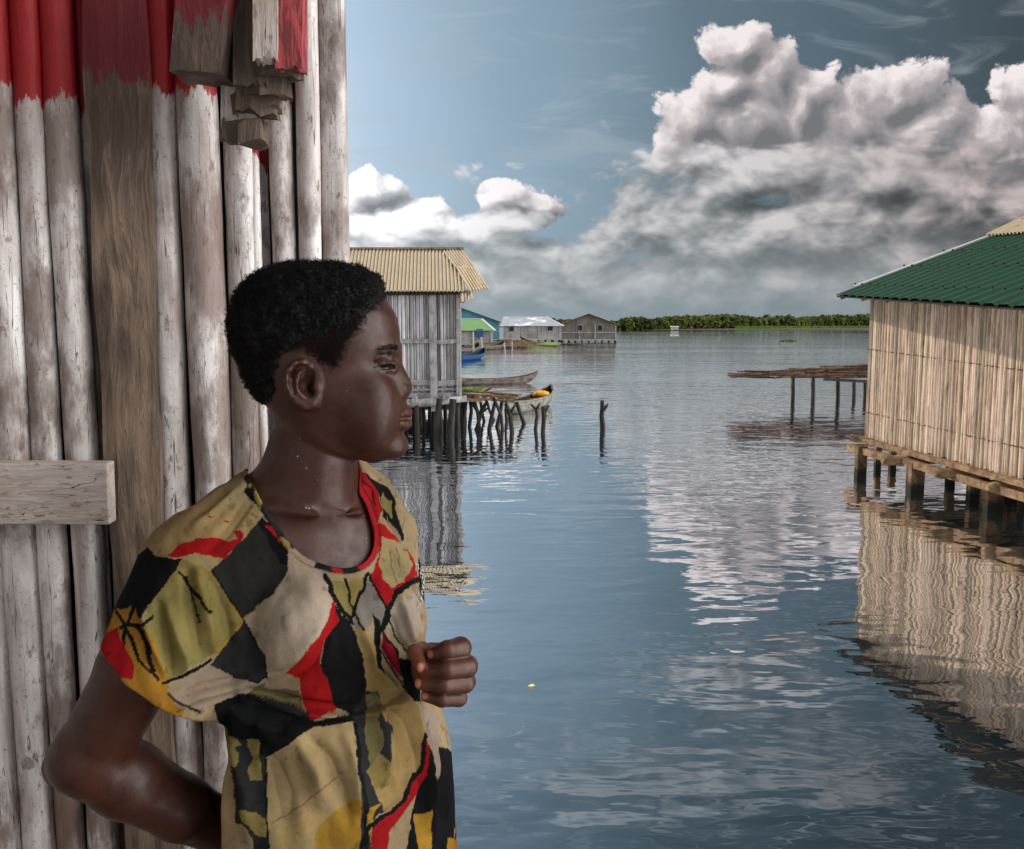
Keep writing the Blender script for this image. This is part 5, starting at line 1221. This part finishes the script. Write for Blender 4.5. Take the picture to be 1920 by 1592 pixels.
# folds: (curve in the traced frame, height in mm, width in px); raised creases and sunk valleys
FO = [([(150, 620), (190, 740), (240, 880)], 4, 9), ([(215, 590), (250, 730), (262, 880)], -4, 9), ([(255, 600), (300, 760), (320, 860)], 4.5, 11), ([(330, 470), (340, 620), (375, 800)], -4.5, 10), ([(370, 480), (400, 640), (440, 780)], 4, 12),
      ([(430, 500), (480, 640), (500, 740)], -3, 10), ([(300, 1000), (420, 960), (600, 910)], 3, 10), ([(330, 960), (450, 930), (560, 890)], -3, 8),
      ([(655, 895), (740, 890), (830, 830), (900, 720), (925, 610)], -5, 12), ([(690, 840), (790, 800), (870, 690)], 3, 16),
      ([(580, 955), (750, 985), (900, 1020), (1060, 1010), (1200, 950)], -6, 9), ([(560, 985), (760, 1020), (940, 1050), (1090, 1020), (1200, 1000)], 5, 10), ([(600, 1020), (760, 1065), (900, 1075), (1060, 1050)], -3.5, 9),
      ([(1190, 560), (1215, 650), (1250, 730)], 4, 8), ([(1150, 650), (1190, 740), (1230, 800)], -4, 8), ([(1110, 770), (1160, 860), (1215, 940)], -5, 8), ([(1060, 700), (1100, 850), (1180, 930)], 4, 9),
      ([(1110, 950), (1190, 1080), (1240, 1230), (1250, 1400)], -4.5, 12), ([(1070, 960), (1130, 1100), (1160, 1300)], 4, 14), ([(1280, 1010), (1310, 1150), (1350, 1320)], -6, 8), ([(1245, 980), (1290, 1120), (1320, 1300), (1320, 1500)], 5, 11),
      ([(830, 1150), (900, 1220), (960, 1350), (990, 1500)], -4, 14), ([(790, 1150), (850, 1260), (880, 1400)], 4, 18), ([(960, 1080), (1010, 1250), (1040, 1420)], 3.5, 12), ([(680, 1240), (720, 1400), (740, 1580)], -3, 18), ([(520, 1180), (560, 1330), (590, 1550)], 4, 16), ([(470, 1060), (500, 1250), (530, 1400)], -4, 10),
      ([(560, 110), (450, 200), (350, 300)], 2.5, 9), ([(590, 150), (520, 260), (420, 380)], -2.5, 10), ([(620, 1100), (700, 1150), (840, 1130)], 3, 12), ([(1040, 1480), (1180, 1440), (1290, 1330)], -3, 14), ([(720, 420), (800, 520), (850, 600)], 1.5, 18), ([(1000, 560), (1040, 700), (1060, 800)], 2.5, 10), ([(940, 640), (960, 780), (980, 900)], -2.5, 12)]
disp = np.zeros(len(Vs)); front_ = np.clip((1.16-Vs[:, 1])/.04, 0, 1)
wu = us+7*(fbm(Vs*30, 2, 41)-.5)*2; wv = vs_+7*(fbm(Vs*30, 2, 43)-.5)*2
for c, hmm, wpx in FO:
    c2 = catmull(Z2(c), 5, False); lo2 = np.min(c2, 0)-wpx*3; hi2 = np.max(c2, 0)+wpx*3
    m_ = (wu > lo2[0]) & (wu < hi2[0]) & (wv > lo2[1]) & (wv < hi2[1]); d = dseg(wu[m_], wv[m_], c2)
    arc = c2[len(c2)//2]; Lc = np.hypot(*(np.array(c2[0])-c2[-1])); fade = np.clip(1.25-np.hypot(wu[m_]-arc[0], wv[m_]-arc[1])/(Lc*.62), 0, 1)
    disp[m_] += hmm*.0025*np.exp(-(d/wpx)**2)*fade*front_[m_]
q_ = Vs @ np.array([[1, .2, .3], [-.2, 1, .1], [.0, 0, .35]])
disp += (fbm(q_*22, 3, 51)-.5)*.013+(fbm(q_*60, 2, 53)-.5)*.0022
# damp the folds by the neckline
dn = np.interp(dseg(us, vs_, NECKP, True), [0, 14], [.15, 1]); disp *= np.where(vs_ < 1090, dn, 1)
rim = np.exp(-((dseg(us, vs_, NECKP, True)-11)/2.0)**2)*(vs_ < 1085)*-.0009
Vs = Vs+Ns*(np.clip(disp, -.0052, .02)+rim)[:, None]
us, vs_ = pix(Vs)
# ---- printed pattern, in brush-edged patches
T_ = (.47, .345, .19); B_ = (.56, .45, .34); K_c = (.012, .012, .013); C_ = (.035, .036, .036); R_c = (.46, .014, .018); O_ = (.315, .255, .085); Y_ = (.50, .27, .035); G_ = (.30, .26, .22)
PAT = [
 ('p', [(540,100),(600,60),(640,235),(540,360),(430,460),(310,405),(190,420),(330,250)], (.46, .35, .17)),
 ('p', [(570,100),(620,130),(700,250),(745,320),(730,335),(680,270),(600,180),(560,130)], K_c), ('l', [(575,100),(640,190),(715,290)], 9, (.46, .34, .10)),
 ('p', [(250,392),(300,350),(360,328),(430,322),(500,335),(530,320),(515,290),(540,288),(553,305),(545,345),(500,380),(480,412),(430,398),(370,385),(300,398)], R_c),
 ('l', [(420,232),(436,236)], 5, R_c), ('l', [(480,256),(500,264)], 6, R_c), ('l', [(590,225),(612,240)], 9, (.35, .12, .06)),
 ('p', [(170,360),(205,395),(312,405),(290,450),(240,520),(200,560),(165,600),(140,650),(100,600),(60,650),(-40,640),(0,480)], K_c),
 ('p', [(310,408),(430,462),(480,520),(520,600),(560,670),(480,760),(400,815),(330,860),(240,915),(180,800),(150,700),(165,605),(290,450)], O_),
 ('l', [(430,460),(470,520),(515,600),(553,665)], 10, Y_), ('l', [(553,670),(510,730),(460,780)], 24, (.48, .30, .04)),
 ('l', [(300,460),(345,530),(390,590),(425,625)], 12, K_c), ('l', [(325,480),(350,560),(370,620),(376,672)], 8, K_c), ('l', [(430,458),(500,560),(560,660)], 5, K_c),
 ('p', [(-60,640),(110,600),(200,760),(255,925),(330,1010),(300,1080),(60,960),(-80,860)], (.45, .22, .03)),
 ('l', [(60,690),(130,680),(160,760),(190,860)], 20, K_c), ('l', [(40,620),(100,730),(130,820),(210,900)], 14, K_c), ('l', [(110,600),(80,700),(70,790)], 16, K_c), ('l', [(130,690),(190,640)], 12, K_c),
 ('p', [(-120,740),(45,690),(70,760),(110,830),(110,900),(-60,900)], R_c),
 ('l', [(235,915),(290,895),(350,870),(430,812)], 14, K_c), 
 ('p', [(430,835),(520,890),(620,920),(580,960),(440,1010),(370,1030),(290,1020),(245,940),(330,885)], (.43, .33, .23)),
 ('l', [(250,960),(300,1000),(380,1035)], 12, C_),
 ('p', [(640,232),(690,280),(735,345),(738,460),(700,520),(660,570),(550,648),(470,530),(433,455),(540,345)], C_),
 ('p', [(640,235),(690,275),(738,345),(738,440),(705,430),(680,380),(640,300),(615,265)], K_c), ('p', [(648,262),(700,285),(728,315),(724,335),(700,350),(690,320)], R_c),
 ('l', [(433,455),(550,645),(620,790),(655,900)], 7, K_c),
 ('p', [(735,335),(800,395),(880,440),(905,500),(925,580),(900,660),(850,740),(790,810),(720,870),(652,892),(640,800),(610,730),(560,655),(660,572),(700,525),(738,460)], B_),
 ('p', [(560,655),(610,735),(640,810),(652,890),(610,918),(520,893),(430,838),(470,770),(530,700)], C_), ('l', [(560,655),(640,810),(652,890),(610,918),(520,893),(430,838)], 6, K_c),
 ('p', [(930,570),(955,650),(930,700),(890,750),(865,840),(900,880),(915,940),(925,985),(955,1005),(900,1040),(825,1072),(800,990),(780,900),(725,878),(800,805),(855,740),(900,660)], R_c),
 ('p', [(935,590),(1000,690),(1040,790),(1052,860),(1060,950),(1000,1045),(930,1012),(915,960),(900,900),(868,845),(888,760),(945,660)], K_c),
 ('p', [(560,955),(640,915),(780,920),(790,960),(820,1065),(700,1060),(600,1000)], (.17, .15, .08)), ('l', [(600,950),(700,975),(780,985)], 14, O_),
 ('p', [(655,900),(730,880),(775,905),(785,950),(640,935)], (.45, .34, .22)),
 ('p', [(640,975),(760,1000),(825,1030),(825,1070),(700,1050)], C_),
 ('p', [(900,495),(985,500),(1002,600),(985,660),(935,570)], O_), ('p', [(985,498),(1060,485),(1015,600),(1000,620)], (.42, .30, .10)),
 ('p', [(1060,480),(1140,600),(1140,720),(1090,640),(1060,700),(1000,690),(1010,640)], G_),
 ('p', [(1000,695),(1060,690),(1095,770),(1115,860),(1215,935),(1215,965),(1060,945),(1045,800)], (.47, .33, .13)),
 ('l', [(890,475),(915,540),(960,610),(1000,670)], 18, K_c), ('l', [(1062,478),(1035,560),(1000,640),(955,700)], 16, K_c), ('l', [(975,488),(990,580),(1020,640),(1047,700)], 10, K_c),
 ('p', [(1000,35),(1070,60),(1110,130),(1125,210),(1105,260),(1085,300),(1060,200),(985,110)], R_c), ('l', [(1020,60),(1080,130),(1095,190)], 8, (.12, .01, .01)),
 ('p', [(1050,50),(1160,130),(1215,330),(1190,330),(1130,230),(1118,150)], K_c), ('p', [(1128,135),(1160,180),(1170,250),(1125,200)], O_), ('p', [(1140,230),(1200,320),(1215,400),(1175,330)], (.30, .24, .16)),
 ('p', [(1105,255),(1150,290),(1200,345),(1260,425),(1262,480),(1200,530),(1140,605),(1100,560),(1080,480),(1110,380)], R_c),
 ('p', [(1122,320),(1160,330),(1205,350),(1225,390),(1248,440),(1205,500),(1160,527),(1130,490),(1108,440)], (.45, .35, .17)), ('l', [(1150,380),(1165,440),(1180,500)], 5, (.25, .17, .08)), ('l', [(1180,370),(1200,440)], 5, (.25, .17, .08)),
 ('p', [(1150,600),(1275,530),(1290,700),(1215,800),(1180,730),(1135,670)], (.50, .40, .31)), ('l', [(1290,485),(1230,510),(1180,545),(1150,600),(1130,690),(1150,640)], 24, K_c),
 ('l', [(1075,480),(1110,560),(1140,620),(1125,700)], 10, K_c), ('l', [(1140,640),(1175,720),(1230,800)], 8, K_c),
 ('p', [(1083,628),(1110,655),(1122,690),(1112,780),(1130,880),(1100,850),(1090,740)], K_c),
 ('p', [(1125,700),(1160,750),(1195,810),(1210,900),(1170,860),(1118,780)], (.38, .015, .04)), ('l', [(1122,700),(1180,780),(1222,950)], 11, K_c), ('l', [(1110,780),(1170,870),(1222,950)], 8, K_c),
 ('p', [(1180,800),(1260,830),(1290,1010),(1225,960)], K_c),
 ('p', [(440,1000),(580,945),(640,985),(800,1058),(850,1068),(1000,1040),(1010,1075),(930,1085),(840,1100),(720,1180),(650,1225),(560,1160),(480,1140)], K_c), ('p', [(500,1010),(600,990),(760,1060),(700,1120),(560,1080)], (.022, .024, .024)),
 ('p', [(470,1120),(560,1150),(650,1220),(660,1640),(620,1640),(560,1560),(525,1470),(525,1400),(505,1250)], C_),
 ('p', [(488,1130),(525,1140),(540,1165),(515,1180),(535,1200),(530,1255),(500,1250)], O_), ('p', [(570,1140),(618,1145),(622,1200),(640,1290),(640,1312),(590,1305),(575,1260),(600,1220),(575,1180)], O_),
 ('p', [(535,1430),(600,1440),(650,1470),(650,1545),(600,1530),(570,1500),(545,1480)], O_), ('p', [(505,1470),(545,1490),(590,1550),(650,1640),(480,1640)], (.50, .38, .22)), ('l', [(655,1215),(655,1400),(660,1640)], 12, K_c),
 ('p', [(657,1220),(720,1180),(840,1098),(930,1083),(1005,1070),(1030,1250),(1055,1400),(1045,1640),(664,1640)], (.47, .34, .165)),
 ('p', [(760,1640),(850,1510),(930,1440),(1010,1385),(1055,1400),(1045,1640)], (.48, .27, .04)), ('l', [(680,1480),(800,1400),(940,1300)], 7, (.33, .18, .06)), ('p', [(690,1520),(820,1430),(900,1440),(830,1520),(760,1600),(690,1600)], (.52, .37, .15)),
 ('p', [(1000,1040),(1060,945),(1110,950),(1125,1040),(1165,1100),(1158,1240),(1105,1200),(1062,1275),(1105,1390),(1130,1370),(1130,1440),(1080,1480),(1080,1560),(1060,1640),(1020,1640),(1040,1400),(1025,1200)], C_),
 ('l', [(1010,1080),(1035,1240),(1060,1400),(1065,1640)], 16, K_c),
 ('p', [(1060,960),(1100,950),(1130,1010),(1110,1060),(1130,1170),(1080,1255),(1050,1100)], (.20, .17, .07)),
 ('p', [(1110,950),(1215,960),(1275,1010),(1302,1130),(1285,1250),(1210,1390),(1130,1440),(1105,1390),(1062,1275),(1158,1240),(1165,1100),(1125,1040)], (.42, .28, .11)), ('p', [(1060,1275),(1110,1200),(1160,1240),(1150,1330),(1090,1340)], (.30, .22, .07)),
 ('p', [(1110,1400),(1085,1480),(1080,1560),(1065,1500),(1072,1420)], Y_),
 ('p', [(1300,1150),(1420,1200),(1430,1640),(1100,1640),(1250,1420)], K_c),
 ('p', [(1312,1130),(1312,1230),(1300,1290),(1225,1430),(1150,1520),(1090,1640),(1030,1640),(1085,1500),(1225,1375),(1288,1250)], R_c), ('l', [(1300,1120),(1280,1260),(1200,1400),(1075,1500),(1030,1600)], 18, K_c),
 ('p', [(1255,1455),(1325,1435),(1325,1560),(1290,1640),(1250,1640),(1270,1540)], Y_), ('p', [(1275,990),(1345,1030),(1362,1200),(1352,1320),(1330,1230),(1300,1110)], (.42, .32, .24)), ('p', [(1385,1540),(1430,1560),(1440,1640),(1390,1640)], Y_),
]
zx = (us-200)*2.174; zy = (vs_-860)*2.174
n1 = fbm(Vs*70, 3, 61)-.5; n2 = fbm(Vs*70, 3, 67)-.5; n3 = fbm(Vs*300, 2, 71)-.5
# the back of the shirt repeats the print further round the body
bkm = Vs[:, 1] > 1.17; zx = np.where(bkm, (1500-zx)*1.1-150, zx)
wx_ = zx+n1*26+n3*4; wy_ = zy+n2*26+n3*4
col_ = np.tile(np.array(T_), (len(Vs), 1))
for it in PAT:
    it = (it[0], [(x_, y_ if y_ < 1625 else 2600) for x_, y_ in it[1]])+tuple(it[2:])
    pts = np.array(it[1]); pad = 40; m_ = (wx_ > pts[:, 0].min()-pad) & (wx_ < pts[:, 0].max()+pad) & (wy_ > pts[:, 1].min()-pad) & (wy_ < pts[:, 1].max()+pad)
    if it[0] == 'p': k_ = inpoly(wx_[m_], wy_[m_], it[1]); c = it[2]
    else: k_ = dseg(wx_[m_], wy_[m_], it[1]) < it[2]/2; c = it[3]
    id_ = np.nonzero(m_)[0][k_]; col_[id_] = c
# neck band
NB = dseg(us, vs_, NECKP, True); ang = np.arctan2(vs_-980, us-610)
band = (NB < 11) & (vs_ < 1085) & (Vs[:, 1] < 1.15)
seg = np.array([(.015, .015, .016), (.50, .02, .03), (.02, .02, .02), (.50, .02, .03), (.30, .24, .10), (.02, .02, .02)])
bi = np.clip(np.searchsorted([-1.2, .9, 1.25, 1.45, 1.8, 2.35], ang+n1*.4), 0, 5)
bc = np.array([(.02, .02, .02), (.45, .02, .03), (.02, .02, .02), (.45, .02, .03), (.02, .02, .02), (.50, .40, .30)])
bcol_ = bc[bi]; hi_l = (us < 560) & (vs_ < 1030); bcol_[hi_l] = np.where((n2[hi_l] > .02)[:, None], (.42, .32, .10), (.03, .03, .03)); 
col_[band] = bcol_[band]
edge = (np.abs(NB-11.5) < 1.3) & (vs_ < 1085); col_[edge] *= .55
mot2 = (fbm(Vs*26, 4, 81)[:, None]-.5); col_ = col_*.45*(1+mot2*1.0)*(1-np.array([.10, .20, .28])*np.clip((fbm(Vs*14, 3, 99)-.5)*5, 0, 1)[:, None]); dark_s = fbm(Vs*90, 3, 91); col_ *= (1-.35*np.clip((dark_s-.68)/.1, 0, 1))[:, None]
m, k, b = material('printed_cloth'); at = k.new('ShaderNodeAttribute', attribute_name='print').outputs['Color']; pos = k.new('ShaderNodeTexCoord').outputs['Object']
k.put(b.inputs['Base Color'], k.mix(k.m('MULTIPLY', k.ss(k.noise(pos, 150, 5, .7), .45, .75), .35), at, k.mix(1, at, (.55, .48, .42), 'MULTIPLY'))); b.inputs['Roughness'].default_value = .85; b.inputs['Specular IOR Level'].default_value = .04
bump(k, b, k.m('ADD', k.noise(pos, 90, 5, .65), k.m('MULTIPLY', k.noise(pos, 700, 2), .25)), .5, .0022)
npmesh('shirt', Vs, Qs, m, girl, {'print': col_})
# ---- wrap skirt and legs below the picture
mS, kS, bS = material('dark_skirt'); kS.put(bS.inputs['Base Color'], (.03, .035, .06, 1)); bS.inputs['Roughness'].default_value = .8
GK = Grid((-.50, .86, 1.28), (.06, 1.32, 1.90), .006)
GK.chain([pp(640, 1750, 1.06)+np.array([0, 0, .1]), np.array([-.20, 1.07, 1.66]), np.array([-.20, 1.07, 1.31])], [.115, .135, .16], .05, .04)
Vk, Qk = GK.mesh(); Vk = smooth(Vk, Qk, 3, .5); npmesh('skirt', Vk, Qk, mS, girl)
GL = Grid((-.42, .88, 1.035), (.06, 1.30, 1.70), .005)
for (x, y) in ((-.28, 1.03), (-.13, 1.12)):
    GL.chain([(x, y, 1.66), (x, y+.01, 1.42), (x, y+.02, 1.12)], [.07, .045, .032], .01, .01); GL.chain([(x, y+.04, 1.068), (x+.10, y-.09, 1.060)], [.030, .024], .02, .01)
Vl, Ql = GL.mesh(); Vl = smooth(Vl, Ql, 3, .5)
npmesh('legs', Vl, Ql, M_skin, girl, {'tint': np.ones((len(Vl), 3))})
# ---- little silver chain at the far arm
mC, kC, bC = material('silver'); kC.put(bC.inputs['Base Color'], (.5, .5, .5, 1)); bC.inputs['Metallic'].default_value = 1; bC.inputs['Roughness'].default_value = .45
w = MB(); c2 = catmull([(780, 1058), (789, 1075), (794, 1092), (791, 1110), (789, 1132)], 4, False)
for i, (x, y) in enumerate(c2):
    c = Vector(pp(x, y, 1.05)); a1 = Vector((.8, 0, .2)) if i % 2 else Vector((0, 1, .1)); a1.normalize(); a2 = Vector((0, 0, 1))
    w.tube([c+a1*math.cos(t)*.0018+a2*math.sin(t)*.0030 for t in np.linspace(0, 2*math.pi, 9)], .00045, 4, 0, False)
w.build('chain', mC, girl)
# water drops on the skin
